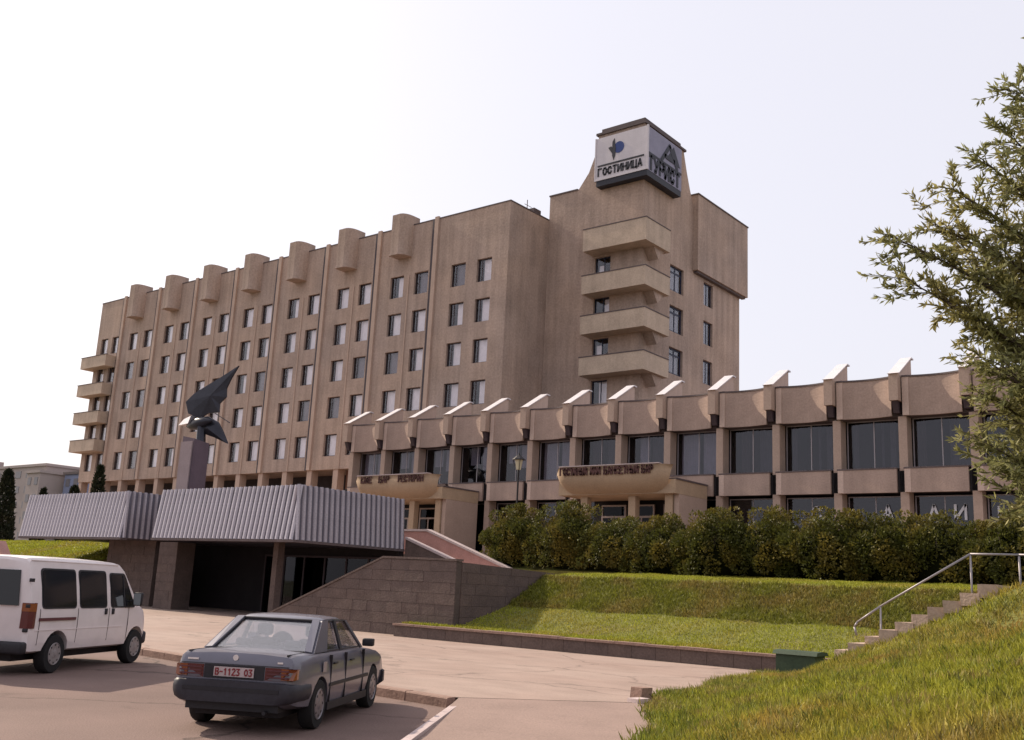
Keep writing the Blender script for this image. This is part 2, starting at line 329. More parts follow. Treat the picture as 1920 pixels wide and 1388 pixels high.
def leaf_arrays(P, D, ln, wd, U=None):
    """diamond leaves at points P along unit directions D"""
    n = len(P)
    if U is None: U = rng.normal(size=(n, 3))
    S = np.cross(D, U); S /= np.linalg.norm(S, axis=1)[:, None] + 1e-9
    Nn = np.cross(S, D); ln = np.asarray(ln).reshape(-1, 1) * np.ones((n, 1)); wd = np.asarray(wd).reshape(-1, 1) * np.ones((n, 1))
    a = P; b = P + D * ln * 0.45 + S * wd * 0.5 + Nn * ln * 0.05; c = P + D * ln; d = P + D * ln * 0.45 - S * wd * 0.5 + Nn * ln * 0.05
    V = np.stack([a, b, c, d], 1).reshape(-1, 3); F = np.arange(4 * n).reshape(-1, 4); return V, F
def unit(a): return a / (np.linalg.norm(a, axis=1)[:, None] + 1e-9)

# stroke letters (segments on a 1 x 1.4 cell)
def oct_(x0, x1, y0, y1, a0=0, a1=8):
    cx, cy, rx, ry = (x0 + x1) / 2, (y0 + y1) / 2, (x1 - x0) / 2, (y1 - y0) / 2
    return [(cx + rx * math.cos(2 * math.pi * (i + .5) / 8), cy + ry * math.sin(2 * math.pi * (i + .5) / 8)) for i in range(a0, a1 + 1)]
H_ = 1.4
GL = {'Г': [[(0, 0), (0, H_), (.9, H_)]], 'О': [oct_(0, 1, 0, H_)], 'С': [oct_(0, 1, 0, H_, 0, 7)], 'Т': [[(0, H_), (1, H_)], [(.5, 0), (.5, H_)]],
      'И': [[(0, H_), (0, 0), (1, H_), (1, 0)]], 'Н': [[(0, 0), (0, H_)], [(1, 0), (1, H_)], [(0, .7), (1, .7)]], 'Ц': [[(0, H_), (0, 0), (.9, 0), (.9, H_)], [(.9, 0), (1.05, -.2)]],
      'А': [[(0, 0), (.5, H_), (1, 0)], [(.2, .45), (.8, .45)]], 'У': [[(0, H_), (.5, .6)], [(1, H_), (.35, 0), (.1, 0)]], 'Р': [[(0, 0), (0, H_), (.75, H_), (1, 1.2), (1, .85), (.75, .65), (0, .65)]],
      'К': [[(0, 0), (0, H_)], [(.95, H_), (0, .65), (1, 0)]], 'Ф': [oct_(0, 1, .35, 1.15), [(.5, 0), (.5, H_)]], 'Е': [[(1, 0), (0, 0), (0, H_), (1, H_)], [(0, .7), (.8, .7)]],
      'Б': [[(.9, H_), (0, H_), (0, 0), (.8, 0), (1, .2), (1, .55), (.8, .75), (0, .75)]], 'Л': [[(0, 0), (.5, H_), (1, 0)]], 'М': [[(0, 0), (0, H_), (.5, .5), (1, H_), (1, 0)]],
      'П': [[(0, 0), (0, H_), (1, H_), (1, 0)]], 'Ы': [[(0, H_), (0, 0), (.55, 0), (.65, .35), (.55, .7), (0, .7)], [(1, 0), (1, H_)]], 'Й': [[(0, H_ * .85), (0, 0), (1, H_ * .85), (1, 0)], [(.3, H_), (.7, H_)]],
      'В': [[(0, 0), (0, H_), (.8, H_), (.9, 1.1), (.75, .72), (0, .72)], [(.75, .72), (1, .4), (.8, 0), (0, 0)]], '1': [[(.2, 1.1), (.55, H_), (.55, 0)]], '2': [[(0, 1.2), (.3, H_), (.8, H_), (1, 1.1), (0, 0), (1, 0)]],
      '3': [[(0, H_), (1, H_), (.45, .8), (1, .55), (.9, .1), (.5, 0), (0, .1)]], '0': [oct_(0, 1, 0, H_)], '-': [[(.1, .7), (.9, .7)]]}
def text_mb(mb, txt, fn, u, v, h, adv=1.35, thick=0.22, depth=0.03, width=None):
    """fn(u, v, d): point; h = letter height; returns end u. thick in cell units"""
    k = h / H_; kw = k if width is None else width
    for ch in txt:
        if ch != ' ':
            for pl in GL[ch]:
                for a, b in zip(pl, pl[1:]):
                    A = Vector((u + a[0] * kw, v + a[1] * k)); B = Vector((u + b[0] * kw, v + b[1] * k)); d = (B - A)
                    if d.length < 1e-6: continue
                    d.normalize(); n = Vector((-d.y, d.x)) * (thick * k * 0.5); A -= d * thick * k * .3; B += d * thick * k * .3
                    q = [fn(p.x, p.y, 0) for p in (A - n, B - n, B + n, A + n)]; o = Vector(fn(A.x, A.y, -depth)) - Vector(fn(A.x, A.y, 0))
                    mb.prism(q, o)
        u += adv * kw
    return u

# ------------------------------------------------------------------ ground, lot, plaza
def kerb_y(x): return 12.19 - 0.0985 * (x + 10.7)
XT = [(0, -3.6), (9, -5.5), (11.7, -6.75), (13.2, -7.7), (15, -8.85), (18, -9.3), (20.8, -10.4), (23, -10.5), (25.5, -9.6)]
APR = [(0, 0), (12, 0), (15, .8), (18, 1.0), (20.8, 1.3), (25.5, 1.1)]
SL = [(0, .08), (6, .17), (12, .22), (15, .21), (18, .30), (19.5, .32), (20.6, .43), (20.9, .46), (23, .46), (25.5, .33)]
LP = [(25.5, .55), (27.4, 1.12), (28.0, 1.25), (30.0, 2.32), (30.6, 2.45), (33, 2.56), (36, 2.70), (38.5, 3.19), (60, 3.19)]
def bank(x, y):
    d = max(0.0, x - lerp_tab(XT, y)); ap = lerp_tab(APR, y); z = max(0.0, d - ap) * lerp_tab(SL, y) + min(d, ap) * .05
    z = z if z < 1.9 else 1.9 + (1 - math.exp(-(z - 1.9) / 0.7)) * 0.7
    return 0.15 + z
def bump_n(x, y): return 0.05 * math.sin(1.7 * x + 0.6 * y) * math.sin(1.3 * y - 0.5 * x) + 0.03 * math.sin(4.1 * x + 2.0) * math.sin(3.7 * y + 1.0)
def terrain(x, y):
    if y < 25.5: return bank(x, y) + bump_n(x, y) * min(1.0, max(0.0, x - lerp_tab(XT, y)))
    return max(lerp_tab(LP, y), bank(x, 25.5) if x > -9 else 0) + bump_n(x, y) * 0.6 * min(1, (y - 25.5) * 2)

struct('ground', MB().quad((-2500, -2500, -0.06), (2500, -2500, -0.06), (2500, 2500, -0.06), (-2500, 2500, -0.06)), 'ground')
struct('parking_lot', MB().add([(-90, -40, 0), (-3, -40, 0), (-3.6, 0, 0), (-5.0, 9, 0), (-9, 12.3, 0), (-10.7, 12.3, 0), (-90, 20.1, 0)], [tuple(range(7))]), 'asphalt')
struct('plaza', MB().add([(-10.75, kerb_y(-10.75) + .12, .15), (-8.5, 15.0, .15), (-8.7, 18, .15), (-9.5, 21, .15), (-9.0, 25.6, .15), (-22, 34, .15), (-90, 34, .15), (-90, kerb_y(-90) + .12, .15)], [tuple(range(8))]), 'plaza')
struct('path', MB().add([(-10.72, 12.35, .146), (-8.82, 9.42, .03), (-7.4, 7.15, .02), (-4.7, 7.15, .03), (-5.7, 10, .05), (-6.7, 12.4, .09), (-8.5, 15.0, .146)], [tuple(range(7))]), 'path')
kerb = tag(part('kerb', MB().box(-0.02, 0.02, -0.02, 0.02, -0.1, -0.06), 'kerb'), kind='structure')
kdir = Vector((1, -0.0985, 0)).normalized(); kang = math.atan2(kdir.y, kdir.x)
kmesh = MB().prism([(0.006, -.12, -.05), (0.006, -.12, .135), (0.006, -.10, .155), (0.006, 0.06, .158), (0.006, 0.06, -.05)], (0.985, 0, 0)).mesh('kerb_stone')
for i in range(62):
    p = Vector((-10.75, kerb_y(-10.75), 0)) - kdir * (i + 1)
    link('kerb_stone', kmesh, 'kerb', kerb, (p.x, p.y + .06, random.uniform(-.008, .004)), (0, 0, kang + random.uniform(-.006, .006)))
e0, e1 = Vector((-10.9, 12.75, .10)), Vector((-7.3, 7.0, .0)); ed = (e1 - e0); el = ed.length; ed.normalize()
emesh = MB().box(0.006, 0.985, -.055, .055, -.06, .035).mesh('edging_stone')
for i in range(int(el)):
    p = e0 + ed * i
    link('edging_stone', emesh, 'palecope', kerb, p, (0, -math.asin(ed.z), math.atan2(ed.y, ed.x)))
# bank and lawn surfaces
g = MB(); ny, nx = 90, 60
for j in range(ny + 1):
    y = 25.5 * j / ny; x0 = lerp_tab(XT, y)
    for i in range(nx + 1):
        x = x0 + (12 - x0) * (i / nx) ** 1.4; g.v.append((x, y, terrain(x, y) - (0.10 if i == 0 else 0)))
g.f = [(j * (nx + 1) + i, j * (nx + 1) + i + 1, (j + 1) * (nx + 1) + i + 1, (j + 1) * (nx + 1) + i) for j in range(ny) for i in range(nx)]
struct('grass_bank', g, 'soil', True)
g = MB(); ny, nx = 44, 100
for j in range(ny + 1):
    y = 25.5 + 13.2 * j / ny
    for i in range(nx + 1):
        x = -22.35 + 34.35 * i / nx; g.v.append((x, y, terrain(x, y)))
g.f = [(j * (nx + 1) + i, j * (nx + 1) + i + 1, (j + 1) * (nx + 1) + i + 1, (j + 1) * (nx + 1) + i) for j in range(ny) for i in range(nx)]
struct('lawn_slope', g, 'soil', True)
struct('bed_strip', MB().prism([(-24.34, 24.87, .1), (-24.34, 24.87, .53), (-24.34, 25.26, .56), (-24.34, 25.26, .1)], (2.0, 0, 0)).prism([(-22.335, 24.87, .1), (-22.335, 24.87, .53), (-22.335, 25.52, .575), (-22.335, 25.52, .1)], (13.4, 0, 0)), 'soil')
struct('bush_bed', MB().prism([(-34.0, 36.3, -.05), (-34.0, 36.3, 2.75), (-34.0, 38.49, 3.17), (-34.0, 38.49, -.05)], (11.64, 0, 0)), 'soil')
# terrace the hotel and pavilion stand on
struct('terrace', MB().box(-140, -32.85, 33.6, 120, -.05, 3.2).box(-32.85, -22.45, 38.5, 120, -.05, 3.2).box(-22.45, 40, 38.5, 120, -.05, 3.19), 'plaza')

# grass blades
def grass(name, n, region, h, w, mt, lean=0.5):
    P = np.array(region(n)); P = P[np.hypot(P[:, 0] + 9.15, P[:, 1] - 14.6) > .62]; D = np.stack([rng.normal(size=len(P)) * lean, rng.normal(size=len(P)) * lean, np.ones(len(P))], 1); D = unit(D)
    V, F = leaf_arrays(P, D, rng.uniform(.55, 1.25, len(P)) * h, w * rng.uniform(.7, 1.3, len(P)))
    return link(name, np_mesh(name, V, F, mt))
def reg_bank(n):
    out = []
    while len(out) < n:
        y = 7 + 18.5 * random.random() ** 1.25; x0 = lerp_tab(XT, y); x = x0 - random.random() ** 3 * .20 * (1 + math.sin(5.3 * y) * math.sin(2.1 * y)) + random.random() * min(12.0, -0.06 * y + 1.5 - x0 + 0.5)
        if 21.12 < y < 22.35 and -8.15 < x < -4.4: continue
        cl = math.sin(3.1 * x + 1.3 * y) * math.sin(2.3 * y - 1.7 * x)
        if random.random() > 0.75 + 0.25 * cl: continue
        out.append((x, y, max(.14, terrain(x, y)) - .012))
    return out
def reg_lawn(n):
    out = []
    for _ in range(n):
        y = 25.75 + 10.2 * random.random(); x = -22.3 + random.random() * 22
        if 28.1 < y < 30.0 and random.random() < .8: continue
        out.append((x, y, terrain(x, y) - .01))
    return out
def reg_strip(n):
    out = []
    for _ in range(n):
        x = -24.3 + 15.2 * random.random(); y = 24.86 + random.random() * (.38 if x < -22.4 else .9); out.append((x, y, .54 + .06 * (y - 24.87)))
    return out
def reg_slope(n):
    out = []
    for _ in range(n):
        y = 28.0 + 2.15 * random.random(); x = -22.3 + random.random() * 22; out.append((x, y, terrain(x, y) - .01))
    return out
def reg_weeds(n):
    out = []
    while len(out) < n:
        y = 8 + 16 * random.random(); x0 = lerp_tab(XT, y); cx_ = x0 - .12 + random.random() ** 1.6 * 7.0
        if 20.6 < y < 22.5: continue
        for _ in range(random.randint(14, 40)):
            x, yy = cx_ + random.gauss(0, .09), y + random.gauss(0, .09); out.append((x, yy, max(.14, terrain(x, yy)) - .01))
    return out
tag(grass('bank_weeds', 26000, reg_weeds, 0.17, 0.017, 'grass_weed', 0.5), 'taller darker weed tufts scattered over the near grass bank', 'weeds', kind='stuff')
tag(grass('bank_grass', 170000, reg_bank, 0.15, 0.014, 'grass', 0.60), 'yellow green rough grass covering the near bank', 'grass', kind='stuff')
tag(grass('strip_grass', 9000, reg_strip, 0.10, 0.022, 'grass_lawn', 0.6), 'strip of bright grass spilling over the low bed wall coping', 'grass', kind='stuff')
tag(grass('slope_grass', 45000, reg_slope, 0.16, 0.024, 'grass_rough', 0.7), 'longer grass on the steep middle of the terraced slope, with its shade painted in', 'grass', kind='stuff')
tag(grass('lawn_grass', 110000, reg_lawn, 0.085, 0.022, 'grass_lawn', 0.5), 'bright green mown grass on the terraced slope below the bushes', 'grass', kind='stuff')

# ------------------------------------------------------------------ hotel
hotel = thing('hotel_building', 'long brown concrete hotel block with rows of small square windows', 'building', (-67, 50, 3.2))
HY = 50.0; HX0, HX1 = -93.5, -41.27; HZ0, HZ1 = 9.95, 27.8
fins = [-48.0 - 5.87 * k for k in range(8)]
rows = [24.05 - 2.86 * k for k in range(5)]
wx = [(-46.4, -45.05), (-44.0, -42.68)]
for k in range(7):
    a = fins[k + 1]; wx += [(a + 1.42, a + 2.80), (a + 3.88, a + 5.25)]
wx += [(-92.3, -91.05), (-90.35, -89.1 - .35 + .35 - .0)]
wx[-1] = (-90.75, -89.55)
wx[-2] = (-92.75, -91.5)
WH = 1.66
holes = [(a, b, t - WH, t) for a, b in wx for t in rows]
mb = MB(); holes_wall(mb, HX0, HX1, HZ0, HZ1, holes, lambda u, v, d: (u, HY + d, v), 0.28)
HB = 54.41
mb.quad((HX1, HY, HZ0), (HX1, HB + 8, HZ0), (HX1, HB + 8, HZ1), (HX1, HY, HZ1)); mb.quad((HX0, HY, HZ0), (HX0, HB + 8, HZ0), (HX0, HB + 8, HZ1), (HX0, HY, HZ1))
mb.quad((HX0, HB + 8, HZ0), (HX1, HB + 8, HZ0), (HX1, HB + 8, HZ1), (HX0, HB + 8, HZ1))
mb.quad((HX0, HY, HZ0), (HX1, HY, HZ0), (HX1, HB + 8, HZ0), (HX0, HB + 8, HZ0))
part('wall', mb, 'render', hotel)
part('roof', MB().box(HX0 + .1, HX1 - .1, HY + .1, HB + 7.9, HZ1 - .3, HZ1 - .05), 'coping', hotel)
part('parapet_coping', MB().box(HX0 - .03, HX1 + .03, HY - .03, HY + .35, HZ1 + .002, HZ1 + .09).box(HX1 - .35, HX1 + .03, HY + .352, HB, HZ1 + .002, HZ1 + .09).box(HX0 - .06, HX0 + .3, HY + .352, HB + 8, HZ1, HZ1 + .09), 'coping', hotel)
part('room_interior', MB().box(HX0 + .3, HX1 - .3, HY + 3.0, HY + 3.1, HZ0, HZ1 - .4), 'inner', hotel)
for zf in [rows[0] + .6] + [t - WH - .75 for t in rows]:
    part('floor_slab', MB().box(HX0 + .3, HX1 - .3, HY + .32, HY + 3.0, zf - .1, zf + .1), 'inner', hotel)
pil = MB().box(-.16, .20, -.16, .0, 0, HZ1 + .16 - HZ0).mesh('pilaster'); pipe = MB().box(-.46, -.162, -.05, .0, 0, HZ1 - HZ0).mesh('joint_strip')
drum_plan = [(-.60, .6), (-.60, -.92), (-.55, -.98), (.24, -.98), (.44, -.90), (.60, -.72), (.70, -.48), (.74, -.2), (.74, .6)]
cyl = MB(); cyl.prism([(x, y, .14) for x, y in drum_plan], (0, 0, 3.02)); cyl.prism([(x * 1.06, y * 1.06, .0) for x, y in drum_plan], (0, 0, .138))
cyl = cyl.mesh('vent_drum')
rib = MB().box(-.05, .05, -.05, .0, 0, 14.0).mesh('centre_rib')
for k, x in enumerate(fins):
    link('pilaster', pil, 'pilaster', hotel, (x + 67, 0, HZ0 - 3.2)); link('joint_strip', pipe, 'frame', hotel, (x + 67, 0, HZ0 - 3.2))
    if k:
        link('vent_drum', cyl, 'render', hotel, (x + 2.70 + 67, .0, 25.35 - 3.2)); link('centre_rib', rib, 'pilaster', hotel, (x + 3.32 + 67, 0, HZ0 + .02 - 3.2))
def window_meshes(w, h, depth=.22, mull=0.45, fr=.065, frame='frame', trans=False):
    f = MB(); f.box(0, w, depth - .05, depth, 0, fr).box(0, w, depth - .05, depth, h - fr, h).box(0, fr, depth - .05, depth, fr, h - fr).box(w - fr, w, depth - .05, depth, fr, h - fr)
    if mull: f.box(w * mull - fr * .45, w * mull + fr * .45, depth - .048, depth - .002, fr, h - fr)
    if trans: f.box(fr, w - fr, depth - .047, depth - .003, h * .72, h * .72 + fr)
    fm = f.mesh('window'); fm.materials.append(M[frame])
    p = MB().box(fr * .5, w - fr * .5, depth - .030, depth - .022, fr * .5, h - fr * .5).mesh('pane'); p.materials.append(M['glass'])
    return fm, p
def curtain_mesh(x0, x1, z0, z1, y, mt='curtain', amp=.012, per=.14):
    n = max(6, int((x1 - x0) / per * 4)); g_ = MB()
    for i in range(n + 1):
        x = x0 + (x1 - x0) * i / n; yy = y + amp * math.sin(2 * math.pi * (x - x0) / per) + amp * .5 * math.sin(9.1 * x); g_.v += [(x, yy, z0), (x, yy, z1)]
    g_.f = [(2 * i, 2 * i + 2, 2 * i + 3, 2 * i + 1) for i in range(n)]
    me = g_.mesh('curtain', smooth=True); me.materials.append(M[mt]); return me
wf, wp = window_meshes(1.40, WH, mull=.27)
cvar = [curtain_mesh(.40, 1.36, .05, WH - .04, .30), curtain_mesh(.45, 1.36, .05, WH - .04, .34), curtain_mesh(.20, 1.36, .05, WH - .04, .33), curtain_mesh(.62, 1.36, .05, WH - .04, .34), curtain_mesh(.40, 1.36, .05, WH - .04, .34, 'curtain_b')]
def add_window(parent, fm, pm, cm, loc, sx=1.0, rot=None):
    w = link('window', fm, None, parent, loc, rot); w.scale = (sx, 1, 1)
    link('pane', pm, None, w)
    if cm: link('curtain', cm, None, w)
    return w
for a, b in wx:
    for t in rows:
        add_window(hotel, wf, wp, random.choices(cvar, (5, 4, 3, 2.5, 1.2))[0], (a + 67, 0, t - WH - 3.2), (b - a) / 1.4)
# undercroft posts and recessed front
for k in range(7):
    for x in (fins[k] - .02, (fins[k] + fins[k + 1]) / 2): part('post', MB().box(x - .27, x + .27, HY + .08, HY + .75, 3.2, HZ0), 'pilaster', hotel)
for x in (fins[7], -91.2, -93.2, -44.6, -41.6): part('post', MB().box(x - .25, x + .25, HY + .08, HY + .75, 3.2, HZ0), 'pilaster', hotel)
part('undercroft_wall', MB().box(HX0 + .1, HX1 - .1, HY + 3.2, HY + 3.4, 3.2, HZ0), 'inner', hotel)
part('undercroft_panel', MB().box(-56.4, -53.6, HY + .8, HY + .9, 3.2, HZ0 - .02), 'brownpanel', hotel)
# balconies wrapping the far end
for z in (20.95, 18.2, 15.45, 12.75):
    b_ = MB(); b_.box(-94.1, -89.6, 48.95, 49.10, z, z + 1.08).box(-94.1, -93.95, 49.1, 52.5, z, z + 1.08).box(-89.75, -89.6, 49.1, 50.0, z, z + 1.08).box(-93.95, -89.75, 49.1, 49.995, z, z + .16).box(-93.95, -93.502, 49.995, 52.5, z, z + .16)
    bo = part('balcony', b_, 'render_pale', hotel)
    part('balcony_coping', MB().box(-94.14, -89.56, 48.91, 49.14, z + 1.083, z + 1.14), 'coping', bo)
part('roof_mast', MB().tube((-41.9, 52.6, 27.6), (-41.9, 52.6, 28.9), .03).tube((-41.9, 52.3, 28.5), (-41.9, 53.1, 28.5), .02).box(-42.2, -41.5, 52.9, 53.7, 27.7, 28.35), 'coping', hotel)

# ------------------------------------------------------------------ tower
TY = 54.41; TX = -33.44
tower = thing('hotel_tower', 'brown corner tower of the hotel with stacked wraparound balconies and tapered top', 'tower', (-37, 58, 3.2))
mb = MB(); Lx = -41.26
twz = [24.26 - 2.86 * k for k in range(4)]
fh = [(-37.2, -35.93, t - 2.0, t) for t in twz]
holes_wall(mb, Lx, TX, 3.2, 29.6, fh, lambda u, v, d: (u, TY + d, v), .28)
w2 = [(58.1, 59.98, t - 1.85, t) for t in (24.35, 21.45, 18.5)]; w2n = [(62.95, 64.35, t - 1.75, t) for t in (24.4, 21.5, 18.6)]
holes_wall(mb, TY, 68.7, 3.2, 29.6, w2 + w2n, lambda u, v, d: (TX - d, u, v), .25)
mb.quad((Lx, TY, 3.2), (Lx, 68.7, 3.2), (Lx, 68.7, 29.6), (Lx, TY, 29.6)); mb.quad((Lx, 68.7, 3.2), (TX, 68.7, 3.2), (TX, 68.7, 29.6), (Lx, 68.7, 29.6))
# crown: flared frustum above the shoulders
lev = [(29.6, -38.8, 61.3), (30.7, -37.95, 60.75), (31.9, -37.45, 60.25), (33.35, -37.15, 59.75)]
for (z0, xa, ya), (z1, xb, yb) in zip(lev, lev[1:]):
    A = [(xa, TY, z0), (TX, TY, z0), (TX, ya, z0), (xa, ya, z0)]; B = [(xb, TY, z1), (TX, TY, z1), (TX, yb, z1), (xb, yb, z1)]
    for i in range(4): mb.quad(A[i], A[(i + 1) % 4], B[(i + 1) % 4], B[i])
part('wall', mb, 'render', tower)
part('roof', MB().box(Lx, TX - .02, TY + .02, 68.68, 29.35, 29.58), 'coping', tower)
part('shoulder_coping', MB().box(Lx - .05, -38.85, TY - .06, TY + .3, 29.602, 29.70), 'coping', tower)
cp = MB(); 
cp.prism([(-37.35, TY - .12, 33.3), (TX + .12, TY - .12, 33.3), (TX + .12, 59.95, 33.3), (-37.35, 59.95, 33.3)], (0, 0, .16)); cp.prism([(-37.05, TY + .15, 33.46), (TX - .1, TY + .15, 33.46), (TX - .1, 59.5, 33.46), (-37.05, 59.5, 33.46)], (0, 0, .36))
part('crown_coping', cp, 'coping', tower)
bl = part('side_block', MB().box(TX - 1.5, TX + .42, 61.25, 69.3, 24.75, 30.45), 'render', tower)
part('block_coping', MB().box(TX - 1.5, TX + .48, 61.19, 69.36, 30.452, 30.54), 'coping', bl)
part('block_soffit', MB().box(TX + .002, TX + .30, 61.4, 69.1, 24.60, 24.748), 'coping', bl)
part('room_interior', MB().box(-37.6, -35.5, TY + 1.6, TY + 1.7, 12, 25).box(TX - 1.7, TX - 1.6, 57.5, 65, 15, 25), 'inner', tower)
for z, zt in ((24.42, 25.95), (21.4, 22.66), (18.62, 19.86), (15.82, 17.02)):
    b_ = MB(); x0, x1, y0, y1 = -37.4, -32.45, 53.2, 56.35
    b_.box(x0, x1, y0, y0 + .14, z, zt).box(x1 - .14, x1, y0 + .14, y1, z, zt).box(x0, x0 + .14, y0 + .14, TY - .003, z, zt).box(TX + .003, x1 - .14, y1 - .14, y1, z, zt)
    b_.box(x0 + .14, x1 - .14, y0 + .14, TY - .003, z, z + .17).box(TX + .003, x1 - .14, TY - .003, y1 - .14, z, z + .17)
    bo = part('balcony', b_, 'render_pale', tower)
    part('balcony_coping', MB().box(x0 - .03, x1 + .03, y0 - .03, y0 + .16, zt + .002, zt + .07).box(x1 - .17, x1 + .03, y0 + .162, y1 + .02, zt + .002, zt + .07), 'coping', bo)
    part('bracket', MB().prism([(TX + .004, 54.6, z - .002), (TX + .004, 56.0, z - .002), (TX + .004, 55.2, z - .75)], (.75, 0, 0)), 'render', bo)
fm, pm = window_meshes(1.27, 2.0, mull=.55, frame='frame_blue')
cts = [curtain_mesh(.18, .62, .05, 1.5, .34), curtain_mesh(.70, 1.2, .05, 1.9, .34), curtain_mesh(.15, .6, .05, 1.6, .34), curtain_mesh(.45, 1.22, .05, 1.95, .34)]
for t, c_ in zip(twz, cts): add_window(tower, fm, pm, c_, (-37.2 + 37, TY - 58, t - 2.0 - 3.2))
fm, pm = window_meshes(1.88, 1.85, mull=.5, frame='frame_blue', fr=.13, trans=True); cb = curtain_mesh(.2, 1.7, .3, 1.5, .40, 'curtain_b')
for a, b, z0, z1 in w2: add_window(tower, fm, pm, cb, (TX + 37, a - 58, z0 - 3.2), 1, (0, 0, R(90)))
fm, pm = window_meshes(1.40, 1.75, mull=.5, frame='frame_blue', fr=.10); cb = curtain_mesh(.1, 1.0, .1, 1.6, .40, 'curtain_b')
for a, b, z0, z1 in w2n: add_window(tower, fm, pm, cb, (TX + 37, a - 58, z0 - 3.2), 1, (0, 0, R(90)))
# rooftop sign
sign = thing('rooftop_sign', 'white and grey two sided sign box with blue emblem on the tower top', 'sign', (-35, 56, 29.3))
SX0, SX1, SY0, SY1, SZ0, SZ1 = -36.95, -32.85, 53.8, 58.45, 29.62, 32.75
part('front_panel', MB().box(SX0, SX1 - .05, SY0, SY0 + .12, SZ0, SZ1), 'signwhite', sign)
part('side_panel', MB().box(SX1 - .13, SX1 - .01, SY0 + .14, SY1, SZ0, SZ1), 'signgrey', sign)
part('corner_post', MB().box(SX1 - .048, SX1 + .05, SY0 - .03, SY0 + .12, SZ0 - .02, SZ1 + .05), 'signwhite', sign)
part('sign_frame', MB().box(SX0 - .1, SX0 - .002, SY0 - .03, SY0 + .12, SZ0 - .02, SZ1 + .02).box(SX0 - .002, SX1 - .05, SY0 - .03, SY0 - .002, SZ0 - .02, SZ0 + .14), 'signwhite', sign)
part('base_frame', MB().box(SX0 + .05, SX1 - .02, SY0 + .02, TY, SZ0 - .42, SZ0 - .022).box(TX, SX1 - .02, TY, SY1 - .05, SZ0 - .42, SZ0 - .022), 'signdark', sign)
fF = lambda u, v, d: (u, SY0 - .006 + d, v); fS = lambda u, v, d: (SX1 - .004 - d, u, v)
lt = MB(); text_mb(lt, 'ГОСТИНИЦА', fF, SX0 + .22, SZ0 + .32, .50, width=.27, adv=1.48, thick=.34); part('lettering', lt, 'signdark', sign)
part('rule_line', MB().box(SX0 + .15, SX1 - .25, SY0 - .03, SY0 - .004, SZ0 + .98, SZ0 + 1.10), 'signdark', sign)
em = MB(); em.prism([fF(-35.1 + .42 * math.cos(t * math.pi / 8), 31.72 + .42 * math.sin(t * math.pi / 8), 0) for t in range(16)], (0, -.02, 0)); part('emblem_disc', em, 'signblue', sign)
em = MB()
for poly in ([(-35.62, 31.2), (-35.50, 30.85), (-35.38, 31.2), (-35.34, 31.7), (-35.46, 32.45), (-35.62, 32.2)], [(-35.95, 31.85), (-35.62, 31.35), (-35.60, 31.75), (-35.7, 31.9)]): em.prism([fF(u, v, -.012) for u, v in poly], (0, -.03, 0))
part('emblem_figure', em, 'signdark', sign)
lt = MB(); text_mb(lt, 'ТУРИСТ', fS, 54.05, SZ0 + .16, .92, width=.50, adv=1.42, thick=.36); part('lettering', lt, 'signdark', sign)
lt = MB(); text_mb(lt, 'А', fS, 55.7, 31.0, 1.35, width=2.1, thick=.30); lt.prism([fS(56.3, 31.25, 0), fS(58.2, 31.25, 0), fS(57.3, 32.5, 0)], (.02, 0, 0)); part('emblem_figure', lt, 'signdark', sign)
part('rule_line', MB().box(SX1 - .002, SX1 + .02, 54.0, 58.4, SZ0 + 1.18, SZ0 + 1.32), 'signdark', sign)

# ------------------------------------------------------------------ pavilion
pav = thing('pavilion_building', 'two storey pavilion with scalloped concrete fascia and white sloping roof ribs', 'building', (-30, 46, 3.2))
Po = Vector((-30, 46, 3.2)); mods = [-50.2 + 3.0 * k for k in range(16)]   # module lines
PX0, PX1 = mods[0] - .45, mods[-1] + .2
def plan_panel(w, strip, sag, z0, z1, th=.12, y0=0.0):
    pts = [(0, y0), (strip, y0), (strip + .03, y0 + .05)]; n = 12
    for i in range(n + 1):
        t = i / n; pts.append((strip + .03 + (w - strip - .03) * t, y0 + .05 + sag * 4 * t * (1 - t) - .10 * t * t))
    g_ = MB(); 
    fr = [(x, y, z0) for x, y in pts] ; m_ = len(pts)
    g_.v = [(x, y, z0) for x, y in pts] + [(x, y, z1) for x, y in pts] + [(x, y + th, z0) for x, y in pts] + [(x, y + th, z1) for x, y in pts]
    for i in range(m_ - 1):
        g_.f += [(i, i + 1, m_ + i + 1, m_ + i), (2 * m_ + i, 3 * m_ + i, 3 * m_ + i + 1, 2 * m_ + i + 1), (m_ + i, m_ + i + 1, 3 * m_ + i + 1, 3 * m_ + i), (i, 2 * m_ + i, 2 * m_ + i + 1, i + 1)]
    g_.f += [(0, m_, 3 * m_, 2 * m_), (m_ - 1, 3 * m_ - 1, 4 * m_ - 1, 2 * m_ - 1)]
    return g_
fascia = plan_panel(2.53, .30, .16, 10.3, 12.05).mesh('fascia_panel', (0, 0, 0)); fascia.materials.append(M['pav_panel'])
fcope = plan_panel(2.53, .30, .16, 12.052, 12.13, th=.2, y0=-.04).mesh('fascia_coping'); fcope.materials.append(M['coping'])
fstrip = MB().box(0.01, .29, -.012, -.002, 10.31, 12.04).mesh('fascia_strip'); fstrip.materials.append(M['pav_strip'])
band = MB().box(0, 2.66, 0, .14, 6.87, 7.92).mesh('band_panel'); band.materials.append(M['pav_panel'])
bstrip = MB().box(0.01, .27, -.012, -.002, 6.88, 7.91).mesh('band_strip'); bstrip.materials.append(M['pav_strip'])
bsill = MB().box(-.02, 2.68, -.03, .5, 7.922, 7.98).mesh('sill'); bsill.materials.append(M['coping'])
fin = MB().box(-.45, -.05, -.40, .35, 10.95, 12.16).mesh('fascia_fin'); fin.materials.append(M['pav_col'])
